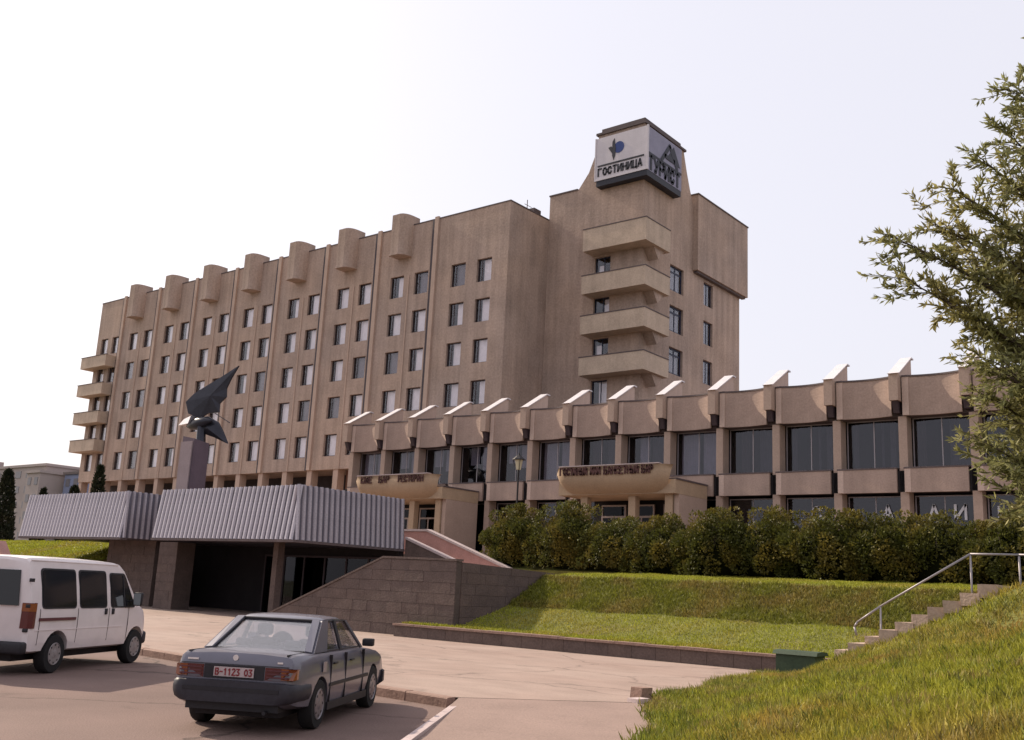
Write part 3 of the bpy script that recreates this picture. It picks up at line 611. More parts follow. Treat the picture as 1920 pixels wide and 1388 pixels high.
finb = MB().prism([(-.38, -.28, 10.948), (-.38, .3, 10.948), (-.38, .3, 10.42), (-.38, -.05, 10.42)], (.26, 0, 0)).mesh('fin_bracket'); finb.materials.append(M['frame'])
ribw = MB().prism([(-.42, -.35, 12.17), (-.42, 1.72, 12.17), (-.42, 1.72, 13.20), (-.42, 1.50, 13.22)], (.34, 0, 0)).mesh('roof_rib'); ribw.materials.append(M['pav_strip'])
ribc = MB().prism([(-.48, -.50, 12.165), (-.48, -.32, 12.22), (-.48, 1.50, 13.29), (-.48, 1.80, 13.27), (-.48, 1.80, 13.205), (-.48, 1.50, 13.225), (-.48, -.36, 12.162)], (.50, 0, 0)).mesh('rib_cap'); ribc.materials.append(M['whitemetal'])
col = MB().box(-.25, .12, .05, .70, 3.2, 10.29).mesh('column'); col.materials.append(M['pav_col'])
pfm, ppm = window_meshes(2.62, 2.32, depth=.05, mull=.48, fr=.05, frame='alu')
gfm, gpm = window_meshes(2.62, 3.5, depth=.05, mull=.48, fr=.05, frame='alu')
for q_ in (ppm, gpm): q_.materials[0] = M['glass_pav']
pcs = [[curtain_mesh(.15, 1.2, .05, 2.3, .25, 'curtain'), curtain_mesh(1.4, 2.5, .05, 2.3, .25, 'curtain')], [curtain_mesh(.5, 1.2, 1.2, 2.3, .3, 'curtain'), curtain_mesh(1.45, 2.4, .9, 2.3, .28, 'curtain')],
       [curtain_mesh(.5, .95, .05, 2.3, .3, 'curtain_c'), curtain_mesh(1.5, 2.4, .05, 2.3, .3, 'curtain_b')],
       [curtain_mesh(.6, 1.2, .05, 2.3, .25, 'curtain'), curtain_mesh(1.35, 2.5, .05, 2.3, .25, 'curtain_b')], [curtain_mesh(.2, .45, .05, 2.3, .3, 'curtain_b'), curtain_mesh(1.5, 1.62, .05, 2.3, .3, 'curtain_b'), curtain_mesh(1.9, 2.15, .05, 2.3, .3, 'curtain_b')],
       [curtain_mesh(.1, .5, .05, 2.3, .3, 'curtain_c'), curtain_mesh(1.5, 2.4, .05, 2.3, .3, 'curtain_b')]]
pcidx = [0, 1, 1, 1, 1, 0, 2, 3, 0, 2, 4, 4, 5, 4, 5]
FY = 45.45 - 46
for k, x in enumerate(mods):
    lx = x + 30
    def put(n, me, y=FY, p=pav, dz=-3.2): return link(n, me, None, p, (lx, y, dz))
    fo = put('fascia_fin', fin); link('fin_bracket', finb, None, fo)
    ro = put('roof_rib', ribw); link('rib_cap', ribc, None, ro)
    put('column', col, 45.55 - 46)
    if k < len(mods) - 1:
        fp = put('fascia_panel', fascia); link('fascia_coping', fcope, None, fp); link('fascia_strip', fstrip, None, fp)
        porch = (2 <= k <= 3) or (7 <= k <= 8)
        bp_ = put('band_panel', band, 45.42 - 46); link('band_strip', bstrip, None, bp_); link('sill', bsill, None, bp_)
        w = link('window', pfm, None, pav, (lx + .16, 46.30 - 46, 7.98 - 3.2)); link('pane', ppm, None, w)
        for cm in pcs[pcidx[k]]: link('curtain', cm, None, w)
        w = link('window', gfm, None, pav, (lx + .16, 46.30 - 46, 3.3 - 3.2)); link('pane', gpm, None, w)
part('roof', MB().box(PX0, PX1, 45.75, 49.7, 11.7, 12.0).box(PX0, PX1, 45.8, 46.35, 10.3, 11.698), 'coping', pav)
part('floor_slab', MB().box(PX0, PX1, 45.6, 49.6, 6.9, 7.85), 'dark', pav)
part('back_wall', MB().box(PX0, PX1, 49.3, 49.5, 3.2, 11.698), 'inner', pav)
part('end_wall', MB().box(PX0, PX0 + .25, 46.0, 49.29, 3.2, 11.698), 'pav_col', pav)
part('end_wall', MB().box(PX1 - .25, PX1, 46.0, 49.29, 3.2, 11.698), 'pav_col', pav)
fW = lambda u, v, d: (u, 46.27 + d, v)
for ch, u, v in (('С', -18.75, 5.75), ('А', -15.45, 5.75), ('Л', -13.45, 5.75), ('И', -12.35, 5.75), ('Н', -10.6, 5.65)):
    lt = MB(); text_mb(lt, ch, fW, u, v, .62, width=.42, thick=.24); part('letter', lt, 'white_letter', pav)

# entrance porches with boat shaped canopies
def porch(label, x0, x1, words, hsz, flag):
    p = thing('entrance_porch', label, 'porch', ((x0 + x1) / 2, 43, 3.2), group=None)
    g_ = MB(); prof = [(41.55, 8.05), (41.42, 7.75), (41.50, 7.30), (41.85, 6.90), (42.35, 6.66), (43.0, 6.58)]
    n = 16; ringsf = []
    for (y, z) in prof:
        t = (8.05 - z) / 1.47; ins = .10 + .75 * t * t; row = []
        for i in range(n + 1):
            s = i / n; e = max(0, abs(2 * s - 1) - .80) / .20; row.append((x0 + ins + (x1 - x0 - 2 * ins) * s, y + .55 * e * e, z))
        ringsf.append(row)
    g_.v = [q for r_ in ringsf for q in r_]
    g_.f = [(j * (n + 1) + i, j * (n + 1) + i + 1, (j + 1) * (n + 1) + i + 1, (j + 1) * (n + 1) + i) for j in range(len(prof) - 1) for i in range(n)]
    o = len(g_.v); g_.v += [(q[0], q[1] + .22, q[2]) for q in ringsf[0]]; g_.f += [(i, i + 1, o + i + 1, o + i) for i in range(n)]
    c_ = part('canopy', g_, 'boat', p, True)
    part('canopy_roof', MB().box(x0 + .12, x1 - .02, 42.2, 45.38, 6.7, 7.36), 'boat', p)
    part('roof_edge', MB().box(x0 + .10, x1 + .02, 42.25, 45.39, 7.362, 7.44), 'coping', p)
    part('top_trim', MB().box(x0 + .55, x1 - .55, 41.50, 41.80, 8.052, 8.10), 'palecope', p)
    part('side_wall', MB().box(x1 - .30, x1 - .03, 42.6, 45.38, 3.2, 6.698), 'pav_col', p)
    for x in (x0 + 1.5, x1 - 2.6, x1 - .55): part('pillar', MB().box(x - .2, x + .2, 42.5, 42.9, 3.2, 6.698), 'boat', p)
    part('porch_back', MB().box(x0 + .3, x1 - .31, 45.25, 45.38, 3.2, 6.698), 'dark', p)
    for dx in (x0 + 1.0, x0 + 2.7, x1 - 2.2):
        d = part('door', MB().box(dx, dx + .08, 44.9, 45.0, 3.2, 6.45).box(dx + 1.42, dx + 1.5, 44.9, 45.0, 3.2, 6.45).box(dx + .71, dx + .79, 44.9, 45.0, 3.2, 5.78).box(dx + .08, dx + 1.42, 44.9, 45.0, 5.78, 5.88).box(dx + .08, dx + 1.42, 44.9, 45.0, 6.37, 6.45).box(dx + .08, dx + 1.42, 44.9, 45.0, 3.2, 3.4), 'frame_pale', p)
        part('pane', MB().box(dx + .04, dx + 1.46, 44.94, 44.96, 3.3, 6.4), 'glass_dark', d)
    fP = lambda u, v, d: (u, 41.42 + d, v); lt = MB()
    for wd, u, wid in words: text_mb(lt, wd, fP, u, 7.62, hsz, width=wid, adv=1.35, thick=.32, depth=.05)
    part('lettering', lt, 'lettering', p)
porch('tan curved entrance porch with short lettering beside the ribbed canopy', -45.7, -38.75, (('КАФЕ', -44.6, .17), ('БАР', -43.1, .22), ('РЕСТОРАН', -41.5, .185)), .34, 0)
porch('tan boat shaped entrance porch with a long line of lettering behind the bushes', -30.75, -23.8, (('ГОСТИНЫЙ', -30.0, .155), ('ИЛИ', -28.15, .15), ('БАНКЕТНЫЙ', -27.35, .165), ('БАР', -25.2, .155)), .34, 1)

# ------------------------------------------------------------------ ribbed canopy, stair, walls
can = thing('ribbed_canopy', 'low flat canopy faced with vertical ribbed metal over a dark lower entrance', 'canopy', (-42, 30, .15))
CZ0, CZ1, BT = 3.40, 5.66, 0.30
bh = CZ1 - CZ0; tilt = math.atan2(BT, bh); sl_len = math.hypot(BT, bh)
def frustum(x0, x1, y0, y1, il, ir, if_, ib=0):
    g_ = MB(); g_.v = [(x0, y0, CZ0), (x1, y0, CZ0), (x1, y1, CZ0), (x0, y1, CZ0), (x0 + il, y0 + if_, CZ1), (x1 - ir, y0 + if_, CZ1), (x1 - ir, y1 - ib, CZ1), (x0 + il, y1 - ib, CZ1)]
    g_.f = [(0, 3, 2, 1), (4, 5, 6, 7), (0, 1, 5, 4), (1, 2, 6, 5), (2, 3, 7, 6), (3, 0, 4, 7)]; return g_
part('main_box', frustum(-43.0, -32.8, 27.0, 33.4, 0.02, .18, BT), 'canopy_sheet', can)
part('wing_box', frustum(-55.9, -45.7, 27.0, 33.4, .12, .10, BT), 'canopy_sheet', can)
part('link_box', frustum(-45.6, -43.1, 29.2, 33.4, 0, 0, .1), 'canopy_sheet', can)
slat = MB().add([(-.085, 0, 0), (.085, 0, 0), (.04, -.085, 0), (-.04, -.085, 0), (-.085, 0, sl_len), (.085, 0, sl_len), (.04, -.085, sl_len), (-.04, -.085, sl_len)], [(0, 1, 2, 3), (7, 6, 5, 4), (3, 2, 6, 7), (0, 3, 7, 4), (2, 1, 5, 6), (1, 0, 4, 5)]).mesh('slat'); slat.materials.append(M['canopy_slat'])
def slats(p0, p1, n, tl, rz):
    for i in range(n):
        t = (i + .5) / n; s = link('slat', slat, None, can, (p0[0] + (p1[0] - p0[0]) * t + 42, p0[1] + (p1[1] - p0[1]) * t - 30, CZ0 - .15), (-tl * random.uniform(.94, 1.0), 0, rz))
        s.rotation_mode = 'XYZ'
slats((-43.0, 27.0), (-32.8, 27.0), 33, tilt, 0); slats((-55.9, 27.0), (-45.7, 27.0), 33, tilt, 0)
slats((-32.8, 27.0), (-32.8, 33.4), 21, math.atan2(.18, bh), R(90)); slats((-45.7, 27.0), (-45.7, 29.2), 7, math.atan2(.10, bh), R(90)); slats((-45.6, 29.2), (-43.1, 29.2), 8, math.atan2(.1, bh), 0)
part('edge_trim', MB().box(-43.05, -32.75, 26.95, 27.3, CZ0 - .10, CZ0 - .003).box(-55.95, -45.65, 26.95, 27.3, CZ0 - .10, CZ0 - .003).box(-33.1, -32.75, 27.3, 33.4, CZ0 - .10, CZ0 - .003), 'coping', can)
part('column', MB().box(-35.78, -35.46, 28.4, 28.75, .15, CZ0 - .003), 'stone', can)
pier = thing('stone_pier', 'wide stone clad pier under the ribbed canopy', 'pier', (-43.6, 28.8, .15))
part('pier_core', MB().box(-44.35, -42.85, 28.35, 29.3, .15, CZ0 - .11), 'joint', pier)
clad(pier, [(-44.35, .15), (-42.85, .15), (-42.85, CZ0 - .11), (-44.35, CZ0 - .11)], lambda u, v, d: (u, 28.347 + d, v), .75, .42, .03, ['stone', 'stone_b'])
swl = thing('stone_wall', 'stone clad wall left of the pier under the ribbed canopy', 'wall', (-48, 29.6, .15))
part('wall_core', MB().box(-50.6, -46.2, 29.3, 29.8, .15, CZ0 - .003), 'joint', swl)
clad(swl, [(-50.6, .15), (-46.2, .15), (-46.2, CZ0 - .01), (-50.6, CZ0 - .01)], lambda u, v, d: (u, 29.297 + d, v), .9, .42, .03, ['stone', 'stone_b'])
ent = thing('lower_entrance', 'dark glazed entrance front deep under the ribbed canopy', 'entrance', (-40, 33, .15))
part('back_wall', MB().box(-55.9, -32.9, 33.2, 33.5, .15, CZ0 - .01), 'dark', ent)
for i in range(6): 
    q = part('door', MB().box(-42.2 + i * 1.5, -42.1 + i * 1.5, 33.0, 33.1, .15, 3.0).box(-42.1 + i * 1.5, -40.7 + i * 1.5, 33.0, 33.1, 2.9, 3.0), 'frame', ent)
    part('pane', MB().box(-42.1 + i * 1.5, -40.7 + i * 1.5, 33.04, 33.06, .2, 2.9), 'glass_dark', q)

stair = thing('staircase', 'stone walled double flight stair climbing from the plaza to the terrace', 'stairs', (-26, 28, .15))
SYf = 25.3
wall_poly = [(-32.3, .15), (-22.4, .15), (-22.4, 2.66), (-25.8, 2.70), (-32.3, .28)]
part('front_wall', MB().prism([(u, SYf + .03, v) for u, v in wall_poly], (0, .25, 0)), 'joint', stair)
clad(stair, wall_poly, lambda u, v, d: (u, SYf + .028 + d, v), .85, .36, .03, ['stone', 'stone_b'])
rp = [(25.58, .15), (36.3, .15), (36.3, 2.42), (31.6, 2.47), (25.58, 2.64)]
part('side_wall', MB().prism([(-22.40, u, v) for u, v in rp], (-.25, 0, 0)), 'joint', stair)
clad(stair, [(25.58, .15), (31.8, .15), (31.8, 2.47), (25.58, 2.64)], lambda u, v, d: (-22.398 - d, u, v), .85, .36, .03, ['stone', 'stone_b'])
part('wall_coping', MB().prism([(-25.8, SYf - .03, 2.705), (-22.36, SYf - .03, 2.665), (-22.36, SYf - .03, 2.735), (-25.8, SYf - .03, 2.775)], (0, .34, 0)), 'stone', stair)
part('slope_coping', MB().prism([(-32.3, SYf - .03, .285), (-25.805, SYf - .03, 2.705), (-25.805, SYf - .03, 2.775), (-32.3, SYf - .03, .355)], (0, .34, 0)), 'stone', stair)
for i in range(12):
    z = .15 + (i + 1) * .154; xx = -31.2 + i * .45; part('step', MB().box(xx, -25.81, SYf + .29, 28.35, z - .154, z), 'step', stair)
part('landing', MB().box(-25.8, -22.66, SYf + .29, 36.28, 1.4, 2.0).box(-29.78, -25.802, 30.5, 36.28, 1.4, 2.0), 'step', stair)
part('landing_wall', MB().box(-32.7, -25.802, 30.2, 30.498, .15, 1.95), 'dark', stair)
for i in range(8):
    z = 2.0 + (i + 1) * .15; xx = -29.8 - i * .48; part('step', MB().box(-33.8, xx, 33.66, 35.98, z - .15, z), 'step', stair)
part('near_parapet', MB().prism([(-32.74, 33.41, 1.2), (-29.75, 33.41, 1.2), (-29.75, 33.41, 2.90), (-32.74, 33.41, 3.86)], (0, .24, 0)), 'stone', stair)
part('near_coping', MB().prism([(-29.65, 33.36, 2.87), (-29.65, 33.36, 2.97), (-32.74, 33.36, 3.96), (-32.74, 33.36, 3.865)], (0, .35, 0)), 'palecope', stair)
part('far_parapet', MB().prism([(-40.0, 36.0, 2.5), (-28.9, 36.0, 1.5), (-28.9, 36.0, 2.74), (-33.9, 36.0, 4.40), (-40.0, 36.0, 4.40)], (0, .28, 0)), 'pinkstone', stair)
part('far_coping', MB().prism([(-28.75, 35.95, 2.70), (-28.75, 35.95, 2.80), (-33.9, 35.95, 4.51), (-40, 35.95, 4.51), (-40, 35.95, 4.405), (-33.9, 35.95, 4.405)], (0, .38, 0)), 'palecope', stair)
# low bed wall along the plaza
bed = thing('bed_wall', 'long low dark planting bed wall with pale coping along the plaza edge', 'wall', (-15, 25.4, .15))
part('wall_core', MB().box(-24.36, -8.9, 24.63, 24.86, .15, .50), 'joint', bed)
for i in range(16): part('coping_stone', MB().box(-24.40 + i * .965, -24.40 + (i + 1) * .965 - .012, 24.55, 24.90, .502, .57 + random.uniform(-.012, .008)), 'kerb', bed)
for i in range(20): part('face_stone', MB().box(-24.36 + i * .765, -24.36 + (i + 1) * .765 - .010, 24.60, 24.628, .155, .498), random.choice(['stone', 'stone_b']), bed)
# left lawn with its wall, stair parapet
lb = MB(); lb.prism([(-95, 29.2, -.05), (-95, 29.2, 2.25), (-95, 33.62, 3.5), (-95, 33.62, -.05)], (43.6, 0, 0))
struct('left_lawn', lb, 'soil')
lw = thing('left_retaining_wall', 'dark stone wall below the lawn beyond the white van', 'wall', (-60, 29, .0))
part('wall_core', MB().box(-95, -51.3, 28.9, 29.18, .0, 2.30), 'stone', lw)
def reg_left(n):
    out = []
    for _ in range(n):
        x = -80 + 28.6 * random.random(); t = random.random(); out.append((x, 29.25 + 4.3 * t, 2.26 + 1.22 * t))
    return out
tag(grass('left_grass', 30000, reg_left, 0.10, 0.05, 'grass_lawn', 0.5), 'sunlit grass on the bank below the left end of the canopy', 'grass', kind='stuff')
sp = thing('stair_parapet', 'pale sloping stair parapet just above the van roof', 'parapet', (-58, 28, 0))
part('parapet_wall', MB().prism([(-64, 28.0, 0), (-57.2, 28.0, 0), (-60.6, 28.0, 3.05), (-64, 28.0, 3.05)], (0, .4, 0)), 'stone', sp)
part('coping', MB().prism([(-64, 27.92, 3.055), (-60.6, 27.92, 3.055), (-57.2, 27.92, .005), (-56.95, 27.92, .05), (-60.5, 27.92, 3.2), (-64, 27.92, 3.2)], (0, .56, 0)), 'pinkstone', sp)

# ------------------------------------------------------------------ right steps, rail, box, stub
st = thing('garden_steps', 'worn concrete steps climbing the grass bank beside the metal handrail', 'steps', (-7, 21.6, .15))
for i in range(4, 14):
    x = -9.35 + i * .315; z = .15 + (i + 1) * .158
    part('step', MB().prism([(x, 20.95 + random.uniform(-.06, .06), z - .26), (x + .36, 20.95 + random.uniform(-.06, .06), z - .26), (x + .36, 22.35, z - .26), (x, 22.35, z - .26)], (random.uniform(-.02, .02), random.uniform(-.03, .01), .26 + random.uniform(-.02, .012))), 'step', st)
hr = thing('handrail', 'grey tubular metal handrail beside the steps up the bank', 'handrail', (-7, 22.5, .9))
hp = [(-7.62, 22.45, .80, 1.88), (-5.82, 22.75, 1.95, 3.02), (-4.93, 22.95, 2.2, 3.03)]
for x, y, z0, z1 in hp: part('post', MB().tube((x, y, z0 - .2), (x, y, z1 - .02), .021, n=10), 'rail', hr, True)
part('top_rail', MB().path([(-8.12, 22.36, 1.22), (-8.16, 22.355, 1.40), (-8.10, 22.36, 1.50), hp[0][:2] + (1.86,), hp[1][:2] + (3.02,), hp[2][:2] + (3.03,), (-3.2, 23.4, 3.05)], [.023] * 7, 10), 'rail', hr, True)
gb = thing('utility_box', 'dark green metal utility box in front of the low bed wall', 'box', (-9.9, 23.6, .15))
part('body', MB().box(-10.40, -9.44, 23.3, 23.9, .12, .66), 'greenbox', gb)
part('lid', MB().prism([(-10.46, 23.24, .662), (-10.46, 23.96, .662), (-10.46, 23.90, .74), (-10.46, 23.6, .76), (-10.46, 23.3, .74)], (1.08, 0, 0)), 'greenbox', gb)
sb = thing('stone_stub', 'short broken kerb block at the edge of the grass bank', 'block', (-9.05, 14.8, .1))
part('stub_block', MB().prism([(-9.22, 14.9, .05), (-8.98, 14.86, .05), (-8.94, 15.12, .05), (-9.18, 15.16, .05)], (0.02, .02, .30)), 'kerb', sb)
part('stub_foot', MB().prism([(-9.02, 14.5, .05), (-8.80, 14.47, .05), (-8.78, 14.8, .05), (-8.98, 14.82, .05)], (0, .02, .16)), 'palecope', sb)

# ------------------------------------------------------------------ lamp post, sculpture
lp = thing('street_lamp', 'black lamp post with a small pale lantern behind the left bush', 'lamp', (-31.6, 40, 3.2))
part('pole', MB().lathe([(.10, 3.2), (.09, 3.5), (.055, 3.6), (.045, 7.6), (.06, 7.7), (.04, 7.8)], (-31.6, 40, 0), n=12), 'lampiron', lp, True)
ln = part('lantern', MB().lathe([(.12, 7.8), (.22, 8.28), (.22, 8.30)], (-31.6, 40, 0), n=6), 'lampglass', lp)
part('cap', MB().lathe([(.34, 8.302), (.33, 8.34), (.14, 8.50), (.05, 8.53), (.03, 8.66)], (-31.6, 40, 0), n=8), 'lampiron', ln)
part('lantern_bar', MB().tube((-31.72, 39.9, 7.8), (-31.82, 39.81, 8.3), .015).tube((-31.48, 39.9, 7.8), (-31.38, 39.81, 8.3), .015), 'lampiron', ln)
ped = thing('monument', 'dark bronze winged sculpture on a tall stone pedestal above the canopy', 'monument', (-49.1, 34, 3.2))
part('pedestal', MB().add([(-50.75, 33, 3.2), (-49.5, 33, 3.2), (-49.5, 34.05, 3.2), (-50.75, 34.05, 3.2), (-50.7, 33.02, 9.55), (-49.55, 33.02, 9.35), (-49.55, 34.02, 9.2), (-50.7, 34.02, 9.4)], [(0, 3, 2, 1), (4, 5, 6, 7), (1, 2, 6, 5), (2, 3, 7, 6), (3, 0, 4, 7), (0, 1, 5, 4)]), 'pedestal', ped)
part('pedestal_lit_face', MB().box(-50.70, -49.62, 32.92, 33.0, 3.2, 9.2), 'pedestal_lit', ped)  # thin slab in the lit tone, painted light on the front face
def blade(pts, th, bulge):
    """double convex blade: outline pts (x, z), centre ridge pushed out in y"""
    c_ = (sum(p[0] for p in pts) / len(pts), sum(p[1] for p in pts) / len(pts)); n = len(pts); g_ = MB(); y0 = 34.3
    g_.v = [(p[0], y0 - th + .35 * (p[0] - c_[0]), p[1]) for p in pts] + [(p[0], y0 + th + .35 * (p[0] - c_[0]), p[1]) for p in pts] + [(c_[0], y0 - bulge, c_[1]), (c_[0], y0 + bulge, c_[1])]
    g_.f = [(i, (i + 1) % n, 2 * n) for i in range(n)] + [(n + (i + 1) % n, n + i, 2 * n + 1) for i in range(n)] + [((i + 1) % n, i, n + i, n + (i + 1) % n) for i in range(n)]
    return g_
part('raised_wing', blade([(-51.6, 11.05), (-51.85, 11.75), (-51.35, 12.25), (-50.5, 12.75), (-49.7, 13.2), (-48.65, 13.85), (-49.05, 13.1), (-49.3, 12.5), (-49.25, 12.0), (-49.65, 11.6), (-49.6, 11.1), (-50.3, 11.05), (-50.8, 10.75)], .04, .20), 'bronze', ped)
part('wing_rib', MB().tube((-51.4, 33.95, 11.3), (-48.8, 34.75, 13.75), .07, .02).tube((-51.2, 33.95, 11.0), (-49.4, 34.5, 12.2), .06, .02), 'bronze', ped)
part('lowered_wing', blade([(-51.2, 10.6), (-50.2, 10.85), (-49.5, 10.5), (-49.1, 9.9), (-48.75, 9.25), (-49.6, 9.6), (-50.7, 9.95)], .06, .30), 'bronze', ped)
bd = MB().lathe([(.02, -1.3), (.18, -1.0), (.34, -.5), (.38, .1), (.30, .6), (.12, 1.0), (.03, 1.2)], (0, 0, 0), axis='x', n=12)
bo = MB(); bo.v = [(-50.7 + x, 34.0 + y, 10.45 + z + x * .08) for x, y, z in bd.v]; bo.f = bd.f
part('body', bo, 'bronze', ped, True)
part('beak_highlight', MB().prism([(-52.45, 33.75, 10.40), (-51.3, 33.6, 10.42), (-51.1, 33.62, 10.86), (-51.9, 33.7, 10.72)], (0, .5, 0)), 'steel', ped)  # bright metal piece stands in for the highlight on the bronze body
part('stem', MB().tube((-50.2, 33.9, 8.9), (-50.5, 34.0, 10.3), .30, .24), 'bronze', ped)
part('neck', MB().tube((-51.4, 34.0, 10.5), (-51.3, 34.1, 11.6), .14, .2), 'bronze', ped)
part('rod', MB().tube((-49.6, 34.2, 11.0), (-48.1, 34.2, 10.35), .025), 'bronze', ped)

# ------------------------------------------------------------------ vehicles
def cut(me, cutters):
    """boolean difference with closed cutter meshes, via modifiers"""
    for q in [me] + list(cutters):
        bm = bmesh.new(); bm.from_mesh(q); bmesh.ops.recalc_face_normals(bm, faces=bm.faces[:]); bm.to_mesh(q); bm.free()
    o = bpy.data.objects.new('tmp_body', me); C.objects.link(o); cs = []
    for c_ in cutters:
        co = bpy.data.objects.new('tmp_cut', c_); C.objects.link(co); cs.append(co)
        md = o.modifiers.new('b', 'BOOLEAN'); md.operation = 'DIFFERENCE'; md.object = co; md.solver = 'EXACT'
    dg = bpy.context.evaluated_depsgraph_get(); dg.update()
    r_ = bpy.data.meshes.new_from_object(o.evaluated_get(dg), depsgraph=dg)
    for q in cs + [o]: bpy.data.objects.remove(q)
    return r_
def arch(x, z, r, y0, y1, n=24): return MB().lathe([(r, y0), (r, y1)], (x, 0, z), axis='y', n=n).mesh('arch')
def shade_auto(me, ang=35):
    bm = bmesh.new(); bm.from_mesh(me)
    for f in bm.faces: f.smooth = True
    for e in bm.edges:
        e.smooth = not (len(e.link_faces) == 2 and e.calc_face_angle(0) > R(ang))
    bm.to_mesh(me); bm.free()
def wheel(root, x, y, r, w, side, rimmat, rr=.62):
    t = link('wheel', MB().lathe([(r * .60, -w / 2), (r * .94, -w / 2), (r, -w / 2 + .03), (r, w / 2 - .03), (r * .94, w / 2), (r * .60, w / 2)], axis='y', n=28).mesh('tyre', smooth=False), 'tyre', root, (x, y, r)); shade_auto(t.data, 40)
    s = side
    g_ = MB().lathe([(r * rr, s * (w / 2 + .004)), (r * rr * .95, s * (w / 2 + .012)), (r * rr * .80, s * (w / 2 - .02)), (r * .30, s * (w / 2 - .005)), (r * .16, s * (w / 2 + .015)), (.01, s * (w / 2 + .016))], axis='y', n=28)
    link('rim', g_.mesh('rim'), rimmat, t); shade_auto(t.children[0].data, 40)
    h = MB()
    for i in range(8):
        a = 2 * math.pi * i / 8; h.lathe([(.018, s * (w / 2 - .002)), (.018, s * (w / 2 + .006))], (r * .46 * math.cos(a), 0, r * .46 * math.sin(a)), axis='y', n=8)
    link('rim_hole', h.mesh('rim_hole'), 'dark', t)
    return t
def bx(name, dims, mt, root, bev=0.0, seg=2):
    me = MB().box(*dims).mesh(name)
    if bev:
        bm = bmesh.new(); bm.from_mesh(me); bmesh.ops.bevel(bm, geom=bm.edges[:], offset=bev, segments=seg, affect='EDGES', profile=.5); bm.to_mesh(me); bm.free(); shade_auto(me, 50)
    return link(name, me, mt, root)
def section(x, pts):
    """closed ring from half section pts (y>=0) bottom -> top centre"""
    return [(x, y, z) for y, z in pts] + [(x, -y, z) for y, z in reversed(pts) if y > 1e-4]
def panel4(pts, th, mt, name, root):
    p = [Vector(q) for q in pts]; n = (p[1] - p[0]).cross(p[2] - p[0]).normalized() * th
    return link(name, MB().prism(p, n).mesh(name), mt, root)
